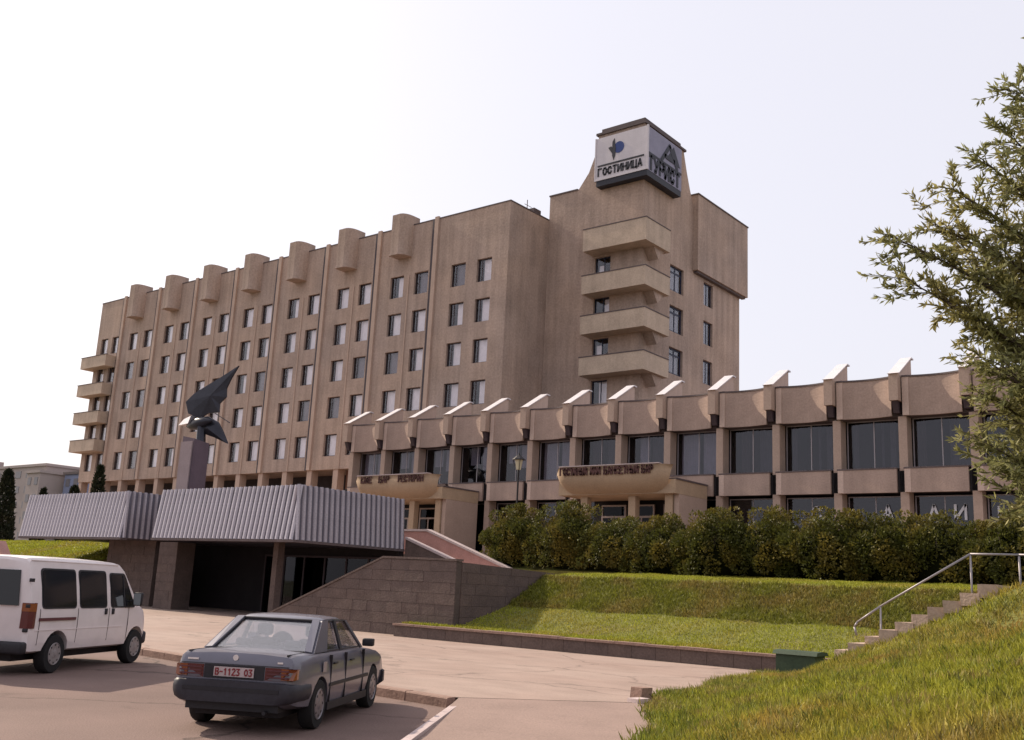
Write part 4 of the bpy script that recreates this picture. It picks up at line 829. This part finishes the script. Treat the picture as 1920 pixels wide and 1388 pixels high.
# --- sedan (x forward from rear axle, y left)
def build_sedan(loc, ang):
    r_ = thing('sedan_car', 'dark grey four door sedan parked with its rear to the viewer', 'car', loc, ang)
    stn = [(-.915, .68, .42, .80), (-.90, .725, .38, .875), (-.86, .765, .34, .925), (-.70, .812, .30, .945), (-.30, .84, .27, .945), (.1, .84, .22, .940), (.9, .84, .20, .93), (1.8, .84, .20, .925), (2.2, .838, .21, .915), (2.6, .832, .24, .885), (3.1, .815, .27, .83), (3.38, .785, .30, .775), (3.50, .74, .34, .70), (3.53, .70, .38, .62)]
    rings = []
    for x, w, zb, zt in stn:
        zz = lambda a: zb + (zt - zb) * a
        rings.append(section(x, [(0, zb), (w * .80, zb), (w * .955, zb + .04), (w * .99, zz(.28)), (w, zz(.48)), (w * .992, zz(.62)), (w * .975, zz(.80)), (w * .945, zz(.93)), (w * .90, zz(.985)), (w * .80, zt), (w * .4, zt + .018), (0, zt + .022)]))
    me = cut(MB().loft(rings).mesh('body'), [arch(0, .31, .345, .50, 1.0), arch(0, .31, .345, -1.0, -.50), arch(2.665, .31, .345, .50, 1.0), arch(2.665, .31, .345, -1.0, -.50)])
    shade_auto(me, 32); b = link('body', me, 'car_paint', r_)
    ys = lambda z: .728 - .150 * (z - .93) / .42
    # greenhouse
    rf = []
    for x, hw, z in ((.50, .50, 1.318), (.56, .535, 1.345), (.75, .555, 1.362), (1.1, .56, 1.368), (1.45, .55, 1.352), (1.62, .525, 1.322), (1.68, .50, 1.30)):
        rf.append(section(x, [(0, z - .03), (hw * .9, z - .045), (hw * 1.06, z - .05), (hw * 1.05, z - .02), (hw * .95, z + .003), (hw * .6, z + .018), (0, z + .024)]))
    me = MB().loft(rf).mesh('roof'); shade_auto(me, 40); link('roof', me, 'car_paint', r_)
    for s in (1, -1):
        Y = lambda z, o=0.0: s * (ys(z) + o)
        panel4([(-.16, Y(.93), .93), (.40, Y(.93), .93), (.76, Y(1.32), 1.32), (.50, Y(1.32), 1.32)][::s], -.035 , 'car_paint', 'rear_pillar', r_)
        panel4([(-.17, s * .635, .94), (-.16, Y(.93), .93), (.50, Y(1.32), 1.32), (.50, s * .485, 1.325)][::s], -.03, 'car_paint', 'rear_corner', r_)
        panel4([(1.02, Y(.93), .93), (1.12, Y(.93), .93), (1.12, Y(1.32), 1.32), (1.03, Y(1.32), 1.32)][::s], -.03, 'trim', 'centre_pillar', r_)
        panel4([(2.08, Y(.91), .91), (2.17, Y(.91), .91), (1.66, Y(1.31), 1.31), (1.58, Y(1.31), 1.31)][::s], -.03, 'car_paint', 'front_pillar', r_)
        panel4([(.40, Y(.94, -.012), .94), (1.02, Y(.94, -.012), .94), (1.03, Y(1.315, -.012), 1.315), (.76, Y(1.315, -.012), 1.315)][::s], -.008, 'car_glass', 'side_window', r_)
        panel4([(1.12, Y(.94, -.012), .94), (2.08, Y(.93, -.012), .93), (1.58, Y(1.31, -.012), 1.31), (1.12, Y(1.315, -.012), 1.315)][::s], -.008, 'car_glass', 'side_window', r_)
        link('window_trim', MB().path([(.38, Y(.945, .006), .945), (2.10, Y(.935, .006), .935)], [.014, .014], 6).path([(.385, Y(.945, .004), .945), (.755, Y(1.318, .004), 1.318), (1.58, Y(1.312, .004), 1.312), (2.09, Y(.935, .004), .935)], [.012] * 4, 6).mesh('window_trim'), 'trim', r_)
        link('side_moulding', MB().box(.37, 2.29, s * .838, s * .852, .50, .545).mesh('side_moulding'), 'trim', r_)
        link('sill_cladding', MB().box(.36, 2.30, s * .79, s * .835, .20, .30).mesh('sill_cladding'), 'trim', r_)
        for x in (.52, 1.32): bx('door_handle', (x, x + .17, min(s * .822, s * .85), max(s * .822, s * .85), .775, .80), 'trim', r_, .008)
        for x in (.40, 1.10, 2.02): link('door_gap', MB().box(x, x + .010, min(s * .80, s * .8445), max(s * .80, s * .8445), .30, .90).mesh('door_gap'), 'dark', r_)
        mo = bx('mirror', (1.90, 2.02, min(s * .82, s * .99), max(s * .82, s * .99), .95, 1.06), 'trim', r_, .02)
        # tail lamp cluster: ribbed, amber outside, red inside
        tl = link('tail_lamp', MB().prism([(-.922, s * .40, .645), (-.922, s * .705, .645), (-.90, s * .755, .65), (-.84, s * .783, .66), (-.84, s * .783, .785), (-.90, s * .755, .79), (-.922, s * .705, .795), (-.922, s * .40, .795)], (.10, 0, 0)).mesh('tail_lamp'), 'red_lens', r_)
        link('lamp_rib', MB().box(-.935, -.905, min(s * .42, s * .71), max(s * .42, s * .71), .675, .69).box(-.935, -.905, min(s * .42, s * .71), max(s * .42, s * .71), .715, .73).box(-.935, -.905, min(s * .42, s * .71), max(s * .42, s * .71), .755, .77).mesh('lamp_rib'), 'maroon', tl)
        link('indicator', MB().prism([(-.928, s * .61, .655), (-.928, s * .71, .655), (-.905, s * .765, .66), (-.85, s * .790, .665), (-.85, s * .790, .78), (-.905, s * .765, .785), (-.928, s * .71, .788), (-.928, s * .61, .788)], (.06, 0, 0)).mesh('indicator'), 'amber_lens', tl)
        wheel(r_, 0, s * .735, .31, .19, s, 'rim'); wheel(r_, 2.665, s * .735, .31, .19, s, 'rim')
        link('headlamp', MB().prism([(3.50, s * .42, .56), (3.50, s * .70, .56), (3.48, s * .72, .70), (3.48, s * .42, .70)], (.045, 0, 0)).mesh('headlamp'), 'steel', r_)
        bx('seat', (1.00, 1.50, s * .36 - .24, s * .36 + .24, .35, .62), 'seat', r_, .06); bx('seat_back', (.92, 1.06, s * .36 - .22, s * .36 + .22, .55, 1.05), 'seat', r_, .05); bx('headrest', (.93, 1.02, s * .36 - .12, s * .36 + .12, 1.08, 1.24), 'seat', r_, .04)
        bx('rear_headrest', (.14, .22, s * .34 - .12, s * .34 + .12, .97, 1.07), 'seat', r_, .03)
    panel4([(-.15, .64, .945), (-.15, -.64, .945), (.50, -.49, 1.315), (.50, .49, 1.315)], -.008, 'car_glass', 'rear_window', r_)
    link('rear_window_trim', MB().path([(-.155, .64, .945), (.495, .495, 1.325), (.495, -.495, 1.325), (-.155, -.64, .945), (-.155, .64, .945)], [.016] * 5, 6).mesh('rear_window_trim'), 'trim', r_)
    panel4([(2.15, -.66, .92), (2.15, .66, .92), (1.67, .49, 1.30), (1.67, -.49, 1.30)], -.008, 'car_glass', 'windscreen', r_)
    bx('rear_bench', (.10, .50, -.62, .62, .40, .66), 'seat', r_, .06); bx('rear_bench_back', (.05, .20, -.62, .62, .60, .93), 'seat', r_, .04); bx('parcel_shelf', (-.14, .12, -.62, .62, .90, .935), 'seat', r_); bx('dashboard', (1.85, 2.12, -.66, .66, .75, .93), 'seat', r_, .05)
    link('steering_wheel', MB().lathe([(.18, 0), (.19, .012), (.18, .024), (.165, .012)], (1.70, .36, .92), axis='x', n=18).mesh('steering_wheel'), 'seat', r_)
    # rear bumper, band, plate, boot seam, badge, exhaust
    bp_ = MB().loft([section(x, [(0, .37), (w * .88, .37), (w * .97, .41), (w, .47), (w * 1.004, .53), (w * .99, .585), (w * .95, .612), (w * .85, .622), (0, .625)]) for x, w in ((-1.0, .60), (-.985, .69), (-.94, .76), (-.84, .815), (-.55, .850), (-.40, .845))]).mesh('rear_bumper'); shade_auto(bp_, 40)
    bp_ = cut(bp_, [arch(0, .31, .36, .50, 1.0), arch(0, .31, .36, -1.0, -.50)]); bo_ = link('rear_bumper', bp_, 'bumper', r_)
    link('bumper_strip', MB().box(-1.008, -.996, -.62, .62, .50, .545).mesh('bumper_strip'), 'trim', bo_)
    link('lower_valance', MB().box(-.90, -.62, -.60, .60, .27, .36).mesh('lower_valance'), 'trim', r_)
    bp2 = MB().loft([section(x, [(0, .28), (w * .9, .28), (w, .34), (w, .50), (w * .9, .54), (0, .55)]) for x, w in ((3.30, .83), (3.50, .80), (3.58, .72))]).mesh('front_bumper'); shade_auto(bp2, 40); link('front_bumper', bp2, 'bumper', r_)
    link('grille', MB().box(3.515, 3.56, -.30, .30, .56, .72).mesh('grille'), 'trim', r_)
    link('plate_recess', MB().box(-.924, -.90, -.39, .39, .64, .80).mesh('plate_recess'), 'trim', r_)
    pl = link('number_plate', MB().box(-.938, -.926, -.26, .26, .665, .778).mesh('number_plate'), 'plate', r_)
    u_ = -.235
    for ch in 'В-1123 03':
        if ch != ' ':
            lt = MB(); text_mb(lt, ch, lambda u, v, d: (-.941 + d, -u, v), u_, .685, .072, width=.038, thick=.30, depth=.003); link('letter', lt.mesh('letter'), 'plate_red', pl)
        u_ += .054
    link('boot_seam', MB().box(-.928, -.90, -.70, .70, .805, .812).box(-.86, -.20, -.645, -.639, .93, .951).box(-.86, -.20, .639, .645, .93, .951).mesh('boot_seam'), 'trim', r_)
    link('badge', MB().box(-.925, -.912, .48, .62, .845, .865).box(-.925, -.912, -.62, -.55, .845, .865).mesh('badge'), 'steel', r_)
    st_ = MB().lathe([(.035, 0), (.035, .008)], (-.915, 0, .89), axis='x', n=16); link('emblem', st_.mesh('emblem'), 'steel', r_)
    link('exhaust', MB().tube((-.98, -.45, .27), (-.70, -.45, .28), .025).mesh('exhaust'), 'trim', r_)
    link('underbody', MB().box(-.7, 3.2, -.55, .55, .19, .34).mesh('underbody'), 'dark', r_)
    link('fuel_flap', MB().box(.02, .17, -.846, -.838, .70, .83).mesh('fuel_flap'), 'car_paint', r_)
    return r_
car = build_sedan((-10.72, 8.50, 0), R(121)); car.scale = (.955, .955, .97)
# --- van
def build_van(loc, ang):
    r_ = thing('passenger_van', 'white passenger van with dark side windows cut off by the left edge', 'van', loc, ang)
    stn = [(-.87, .88, .42, 1.90), (-.84, .95, .38, 1.945), (-.75, .968, .36, 1.965), (0, .97, .36, 1.98), (1.2, .97, .36, 1.98), (2.1, .97, .36, 1.965), (2.40, .968, .36, 1.93), (2.55, .965, .36, 1.86), (2.85, .96, .36, 1.58), (3.20, .955, .36, 1.235), (3.34, .95, .36, 1.17), (3.58, .93, .38, 1.07), (3.70, .90, .40, .97), (3.76, .85, .44, .80), (3.77, .82, .46, .62)]
    sq = lambda x: x if x < 1.7 else 1.7 + (x - 1.7) * .77
    rings = []
    for x, w, zb, zt in stn:
        x = sq(x); wr = w * (.975 - .12 * max(0, (zt - 1.05)) / .93); t1 = min(1.06, zb + (zt - zb) * .72)
        rings.append(section(x, [(0, zb), (w * .85, zb), (w * .97, zb + .04), (w, zb + .18), (w * 1.003, zb + (t1 - zb) * .6), (w * .995, t1), ((w + wr) / 2 * .995, t1 + (zt - t1) * .45), (wr * .985, t1 + (zt - t1) * .80), (wr * .955, t1 + (zt - t1) * .92), (wr * .88, t1 + (zt - t1) * .985), (wr * .5, zt + .012), (0, zt + .016)]))
    me = cut(MB().loft(rings).mesh('body'), [arch(0, .33, .40, .55, 1.1), arch(0, .33, .40, -1.1, -.55), arch(2.82, .33, .40, .55, 1.1), arch(2.82, .33, .40, -1.1, -.55)])
    shade_auto(me, 32); link('body', me, 'van_paint', r_)
    def side_pt(x, z, s, o=0.0):
        # y of the body side at height z between waist and roof
        w = .97; wr = w * .855; t1 = 1.06; zt = 1.975
        tab = [(0.36, w * .97), (.54, w), (.8, w * 1.003), (t1, w * .995), (t1 + (zt - t1) * .80, wr * .985 + .012)]; x = sq(x)
        return (x, s * (lerp_tab(tab, z) + o), z)
    def rpoly(pts, rad=.06):
        out = []; n = len(pts)
        for i in range(n):
            p0, p1, p2 = Vector(pts[i - 1]), Vector(pts[i]), Vector(pts[(i + 1) % n]); a = (p0 - p1).normalized() * rad; b = (p2 - p1).normalized() * rad
            for t in (0, .33, .67, 1): q = p1 + a * (1 - t) ** 2 + b * t ** 2; out.append((q.x, q.y))
        return out
    for s in (1, -1):
        for k, poly in enumerate(([(-.52, 1.13), (.50, 1.13), (.50, 1.76), (-.52, 1.76)], [(.66, 1.13), (1.56, 1.13), (1.56, 1.76), (.66, 1.76)], [(1.76, 1.13), (2.93, 1.13), (2.45, 1.73), (1.76, 1.73)])):
            big = rpoly([(x + (.03 if x > sum(p[0] for p in poly) / 4 else -.03), z + (.03 if z > 1.4 else -.03)) for x, z in poly], .09)
            sm = rpoly(poly, .07)
            # rubber surround and glass, following the leaning side in two strips
            for nm, pl, o, mt in (('window_rubber', big, .010, 'trim'), ('side_window', sm, .018, 'van_glass')):
                pts = [Vector(side_pt(x, z, s, o)) for x, z in pl]; n = len(pts); g_ = MB(); c_ = Vector(side_pt(sum(p[0] for p in pl) / n, 1.47, s, o))
                g_.v = [tuple(p) for p in pts] + [tuple(p - Vector((0, s * .03, 0))) for p in pts] + [tuple(c_)]
                g_.f = [(i, (i + 1) % n, 2 * n) for i in range(n)] + [(i, (i + 1) % n, n + (i + 1) % n, n + i) for i in range(n)]
                link(nm, g_.mesh(nm), mt, r_)
        # quarter bar in the front door window
        bxm = MB().prism([side_pt(2.35, 1.13, s, .020), side_pt(2.39, 1.13, s, .020), side_pt(2.39, 1.72, s, .020), side_pt(2.35, 1.72, s, .020)], (0, s * .01, 0)); link('quarter_bar', bxm.mesh('quarter_bar'), 'trim', r_)
        for x in (-.60, .58, 1.665, 2.62): link('door_gap', MB().prism([side_pt(x, z, s, .002) for z in (.50, .8, 1.06, 1.1)] + [side_pt(x + .012, z, s, .002) for z in (1.1, 1.06, .8, .5)], (0, s * .004, 0)).mesh('door_gap'), 'joint', r_)
        a0, a1 = sorted((s * .972, s * .992)); link('side_strip', MB().box(-.62, .50, a0, a1, .90, .95).mesh('side_strip'), 'maroon', r_)
        for x in (1.50, 1.76): bx('door_handle', (x, x + .07, *sorted((s * .96, s * .995)), .98, 1.09), 'trim', r_, .01)
        mo = bx('mirror', (2.40, 2.48, *sorted((s * 1.03, s * 1.22)), 1.14, 1.40), 'trim', r_, .025)
        link('mirror_glass', MB().box(2.392, 2.399, *sorted((s * 1.05, s * 1.20)), 1.16, 1.38).mesh('mirror_glass'), 'mirrorglass', mo); link('mirror_arm', MB().tube((2.44, s * .90, 1.2), (2.44, s * 1.05, 1.25), .018).mesh('mirror_arm'), 'trim', mo)
        tl = link('tail_lamp', MB().prism([(-.885, s * .80, .78), (-.88, s * .93, .78), (-.80, s * .982, .78), (-.74, s * .984, .78), (-.74, s * .965, .785), (-.80, s * .78, .78)], (0, 0, .42)).mesh('tail_lamp'), 'red_lens', r_)
        link('indicator', MB().prism([(-.889, s * .80, 1.06), (-.884, s * .932, 1.06), (-.80, s * .985, 1.06), (-.745, s * .987, 1.06), (-.745, s * .965, 1.06), (-.80, s * .78, 1.06)], (0, 0, .13)).mesh('indicator'), 'amber_lens', tl)
        rwin = [(-.895, s * .10, 1.15), (-.895, s * .74, 1.15), (-.875, s * .68, 1.74), (-.875, s * .10, 1.74)]; panel4(rwin, .02 if s < 0 else -.02, 'van_glass', 'rear_window', r_)
        for z in (.72, 1.12, 1.55): bx('hinge', (-.89, -.84, *sorted((s * .86, s * .94)), z, z + .06), 'trim', r_, .008)
        wheel(r_, 0, s * .86, .33, .20, s, 'van_rim', .58); wheel(r_, 2.82, s * .86, .33, .20, s, 'van_rim', .58)
        link('headlamp', MB().prism([(3.22, s * .50, .74), (3.18, s * .84, .76), (3.15, s * .84, .90), (3.18, s * .50, .90)], (.07, 0, 0)).mesh('headlamp'), 'steel', r_)
    panel4([(sq(3.20), -.84, 1.26), (sq(3.20), .84, 1.26), (sq(2.60), .76, 1.84), (sq(2.60), -.76, 1.84)], -.012, 'van_glass', 'windscreen', r_)
    b_ = bx('rear_bumper', (-1.0, -.80, -.95, .95, .36, .56), 'trim', r_, .04); bx('front_bumper', (3.20, 3.38, -.92, .92, .36, .62), 'bumper', r_, .06)
    link('door_centre_gap', MB().box(-.892, -.86, -.006, .006, .55, 1.88).mesh('door_centre_gap'), 'trim', r_)
    pl = link('number_plate', MB().box(-.905, -.888, -.26, .26, .66, .78).mesh('number_plate'), 'plate', r_)
    link('gutter', MB().path([(-.80, .79, 1.915), (2.1, .79, 1.91)], [.014, .014], 6).path([(-.80, -.79, 1.915), (2.1, -.79, 1.91)], [.014, .014], 6).mesh('gutter'), 'van_paint', r_)
    link('underbody', MB().box(-.7, 3.1, -.60, .60, .22, .40).mesh('underbody'), 'dark', r_)
    link('swage_line', MB().box(-.7, 2.2, -.982, -.968, .74, .75).box(-.7, 2.2, .968, .982, .74, .75).mesh('swage_line'), 'van_paint', r_)
    return r_
m_, nt_, b_ = new_mat('van_glass'); b_.inputs['Base Color'].default_value = (.012, .013, .016, 1); b_.inputs['Roughness'].default_value = .06; b_.inputs['Specular IOR Level'].default_value = .45; M['van_glass'] = m_
van = build_van((-18.46, 8.95, 0), R(120.6))

# ------------------------------------------------------------------ bushes
def bush(label, cx, cy, cz, rx, ry, h, n):
    b = thing('bush', label, 'bush', (cx, cy, cz), group='bushes along the top of the lawn')
    lobes = []
    for _ in range(int(26 * rx / 2) + 14):
        u = rng.normal(size=3); u /= np.linalg.norm(u); u[2] = abs(u[2]) * 1.0
        rr = rng.uniform(.55, .86); c_ = np.array([u[0] * rx * rr, u[1] * ry * rr, h * .42 + u[2] * h * .46 * rr]); lobes.append((c_, rng.uniform(.24, .58)))
    for _ in range(int(6 * rx)):
        a = rng.uniform(0, 2 * math.pi); q = rng.uniform(0, .75); lobes.append((np.array([math.cos(a) * rx * q, math.sin(a) * ry * q, h * (1.02 - .22 * q * q) - rng.uniform(0, .2)]), rng.uniform(.16, .34)))
    for _ in range(int(20 * rx)):
        a = rng.uniform(0, 2 * math.pi); lobes.append((np.array([math.cos(a) * rx * .82, math.sin(a) * ry * .80, rng.uniform(.08, .55) * h]), rng.uniform(.25, .45)))
    tot = sum(r ** 2 for _, r in lobes); Ps = []; Ds = []
    for c_, r in lobes:
        k = int(n * r * r / tot); u = unit(rng.normal(size=(k, 3))); P = c_ + u * r * rng.uniform(.80, 1.06, (k, 1)) ** 1.0; Ps.append(P); Ds.append(unit(u + rng.normal(size=(k, 3)) * .55 + np.array([0, 0, .3])))
    P = np.concatenate(Ps); D = np.concatenate(Ds); keep = P[:, 2] > .04; P, D = P[keep], D[keep]
    V, F = leaf_arrays(P, D, rng.uniform(.075, .14, len(P)), rng.uniform(.05, .085, len(P)))
    link('foliage', np_mesh('foliage', V, F, 'bush'), None, b)
    core = MB(); core.lathe([(.3, 0.0), (.62, h * .10), (.68, h * .35), (.60, h * .55), (.34, h * .72), (.05, h * .78)], n=18)  # added solid core, painted dark as the shade inside the bush
    core.v = [(x * rx * (1 + .08 * math.sin(5 * x + 3 * z)), y * ry * (1 + .08 * math.sin(4 * y)), z) for x, y, z in core.v]; link('shade_core', core.mesh('shade_core', smooth=True), 'bush_core', b)
    sm = MB()
    for _ in range(10):
        a = rng.uniform(0, 6.28); q = (math.cos(a) * rx * .3, math.sin(a) * ry * .3); sm.path([(q[0] * .4, q[1] * .4, 0), (q[0], q[1] - ry * .3, h * .4), (q[0] * 2.0, q[1] * 1.8 - .1, h * .8)], [.035, .022, .008], 5)
    link('stem', sm.mesh('stem'), 'bark', b)
bl = [('tall rounded dark bush at the left end of the row beside the stair', -29.6, 37.4, 2.3, 2.85, 22000), ('broad bush right of the tall end bush, in front of the tan porch', -26.2, 37.0, 2.3, 2.75, 20000),
      ('low bush filling the dip under the porch doors', -23.2, 36.4, 2.0, 2.15, 14000), ('bush under the right side of the tan porch', -20.6, 36.0, 1.9, 2.40, 15000), ('ochre tipped bush right of the porch side wall', -18.1, 35.8, 1.8, 2.50, 15000),
      ('sixth bush from the left end of the row', -16.0, 35.8, 1.7, 2.60, 14000), ('full bush just left of the white letter A in the windows', -13.9, 35.7, 1.9, 2.60, 15000), ('smaller bush directly below the white letter A in the windows', -11.8, 35.8, 1.6, 2.25, 12000),
      ('bush right of the white letter A in the window', -10.0, 35.7, 1.8, 2.45, 14000), ('bush behind the level top run of the handrail', -7.9, 35.8, 1.8, 2.25, 14000), ('rightmost bush of the row, half behind the tree', -5.6, 35.8, 1.9, 2.15, 12000)]
for lab, x, y, rx, h, n in bl: bush(lab, x + random.uniform(-.25, .25), y + random.uniform(-.25, .25), (terrain(x, y) if x > -22.3 else 2.9) - .05, rx * random.uniform(.92, 1.2), 1.35 * random.uniform(.9, 1.15), h * random.uniform(.93, 1.05), int(n * 1.45))

# ------------------------------------------------------------------ tree at the right
tb = Vector((-0.9, 11.6, terrain(-0.9, 11.6) - .1)); tree = thing('willow_tree', 'narrow leaved green tree reaching in from the right edge', 'tree', tb)
def cam_pt(px, py, d):
    """point d metres from the tree-side viewpoint along a bearing (survey of branch tips)"""
    v = Vector(cr_) * (px + 58 - 960) - Vector(cu_) * (py - 694) - Vector(cb_) * 1890; return Vector((0, 0, 1.8)) + v.normalized() * d
tips = [cam_pt(*t) for t in ((1915, 95, 11.6), (1850, 165, 11.3), (1885, 230, 12.2), (1785, 300, 11.2), (1840, 330, 12.0), (1725, 352, 11.0), (1618, 445, 10.8), (1640, 525, 10.6), (1690, 420, 11.4), (1745, 470, 11.8), (1820, 420, 11.6), (1900, 400, 12.3), (1790, 520, 10.9), (1760, 590, 10.7), (1850, 540, 11.8), (1775, 665, 10.8), (1845, 640, 12.2), (1800, 745, 11.0), (1870, 740, 11.6), (1790, 830, 10.8), (1850, 830, 11.9), (1835, 925, 11.0), (1880, 890, 11.5), (1900, 960, 11.2), (1905, 620, 11.2), (1900, 500, 11.0), (1880, 300, 11.0), (1700, 560, 10.9), (1840, 700, 10.6), (1905, 800, 10.8), (1800, 690, 11.3), (1830, 780, 11.2), (1860, 860, 11.0), (1815, 880, 11.3), (1870, 960, 11.6), (1880, 680, 10.8), (1870, 580, 11.2), (1820, 480, 11.2), (1850, 450, 11.8), (1880, 180, 11.6), (1830, 250, 11.4))]
for _ in range(28):   # the rest of the crown, to the right and behind
    a = random.uniform(-1.9, 2.4); rr = random.uniform(.8, 2.6); z = random.uniform(1.3, 7.4); k = 1 - (z / 9.0) ** 2 * .7
    tips.append(tb + Vector((math.cos(a) * rr * k + .5, math.sin(a) * rr * k + .4, z)))
tr_ = MB(); top = Vector((-1.3, 11.5, 8.2)); spine = []
for i in range(9):
    t = i / 8; spine.append(tb.lerp(top, t) + Vector((.18 * math.sin(3 * t), .15 * math.sin(4 * t + 1), 0)))
tr_.path([tuple(p) for p in spine], [.20 - .017 * i * 1.2 for i in range(9)], 10)
LP_, LD_ = [], []
for T in tips:
    hz = max(.08, min(.95, (T.z - tb.z - 1.0 - .35 * (T.xy - spine[4].xy).length) / (top.z - tb.z))); k = hz * 8; i = min(7, int(k)); S = spine[i].lerp(spine[i + 1], k - i)
    L_ = (T - S).length; mid = S.lerp(T, .5) + Vector((0, 0, .10 * L_)) + Vector((random.gauss(0, .06), random.gauss(0, .06), 0))
    bp = [((1 - t) ** 2) * S + 2 * t * (1 - t) * mid + t * t * T for t in [q / 7 for q in range(8)]]
    tr_.path([tuple(p) for p in bp], [max(.006, .042 * min(1, L_ / 2.2) * (1 - t) + .005) for t in [q / 7 for q in range(8)]], 5)
    nt = max(12, int(L_ * 17))
    for j in range(nt):
        t = .26 + .74 * (j + random.random()) / nt; k = min(6.999, t * 7); i = int(k); b0 = bp[i].lerp(bp[i + 1], k - i); ax = (bp[i + 1] - bp[i]).normalized()
        d = (ax + Vector((random.gauss(0, .7), random.gauss(0, .7), random.gauss(.10, .55)))).normalized(); tl = random.uniform(.22, .52)
        tw = [b0, b0 + d * tl * .5, b0 + d * tl + Vector((0, 0, -.05))]; tr_.path([tuple(p) for p in tw], [.005, .004, .002], 4)
        for q in range(random.randint(24, 36)):
            s = random.random() ** .8; p = b0 + d * tl * s + Vector((0, 0, -.05 * s * s)); ld = (d * .8 + Vector((random.gauss(0, .6), random.gauss(0, .6), random.gauss(-.12, .5)))).normalized(); LP_.append(p - tb); LD_.append(ld)
P = np.array([tuple(p) for p in LP_]); D = np.array([tuple(p) for p in LD_])
V, F = leaf_arrays(P, D, rng.uniform(.06, .11, len(P)), rng.uniform(.018, .030, len(P)))
link('crown', np_mesh('crown', V, F, 'willow'), None, tree)
part('trunk', tr_, 'bark', tree, True)

# ------------------------------------------------------------------ background left
def conifer(label, x, y, z0, h, r, n):
    t = thing('conifer_tree', label, 'tree', (x, y, z0), group='conifers near the hotel')
    zz = rng.uniform(.02, 1, n) ** 1.15; a = rng.uniform(0, 6.283, n); rad = r * (1 - zz) ** .55 * (zz < .98) * np.minimum(1, zz * 9 + .4) * rng.uniform(.55, 1.05, n) + .03
    P = np.stack([np.cos(a) * rad, np.sin(a) * rad, zz * h], 1); D = unit(np.stack([np.cos(a) * .5, np.sin(a) * .5, np.ones(n) * .8], 1) + rng.normal(size=(n, 3)) * .3)
    V, F = leaf_arrays(P, D, rng.uniform(.18, .36, n), rng.uniform(.10, .18, n)); link('crown', np_mesh('crown', V, F, 'conifer'), None, t)
    link('trunk', MB().tube((0, 0, -.2), (0, 0, h * .9), r * .16, .02, 8).mesh('trunk'), 'bark', t)
conifer('tall dark column shaped conifer at the far left edge', -82.0, 38, 3.1, 6.1, 1.05, 5200)
conifer('slim conifer in front of the far end of the hotel', -75.3, 42, 3.2, 6.6, .75, 3000)
conifer('small round topped conifer at the hotel foot', -82.6, 44, 3.2, 5.4, 1.0, 2600)
conifer('low dark conifer tip between the far blocks', -83.9, 42, 3.2, 5.0, .6, 2000)
def far_block(label, x0, x1, y, d, z0, z1, mt, cols, rows_, top=True):
    b = thing('far_building', label, 'building', ((x0 + x1) / 2, y, z0)); part('wall', MB().box(x0, x1, y, y + d, z0, z1), mt, b); part('roof', MB().box(x0 - .3, x1 + .3, y - .3, y + d, z1 + .01, z1 + .5), 'coping' if mt == 'far_b' else 'far_a', b)
    wv = (x1 - x0) / cols; hv = (z1 - z0) / rows_; wm = MB().box(0, wv * .5, -.08, -.01, 0, hv * .45).mesh('window')
    for i in range(cols):
        for j in range(rows_): link('window', wm, 'far_win', b, (x0 + wv * (i + .25) - (x0 + x1) / 2, 0, hv * (j + .3)))
    if top: part('roof_plant', MB().box(x0 + (x1 - x0) * .45, x0 + (x1 - x0) * .62, y + 1, y + 4, z1 + .51, z1 + 2.2), 'far_a', b)
far_block('grey apartment block far off at the left edge, paled by painted haze', -262, -192, 96, 14, 0, 21.0, 'far_a', 16, 7)
far_block('second block, paled by painted haze, with a flat top beside the far apartment block', -191, -186, 92, 12, 0, 19.0, 'far_a', 2, 6, False)
far_block('small blue clad block far behind the hotel end', -184.5, -176, 96, 12, 0, 19.0, 'far_b', 3, 6, False)
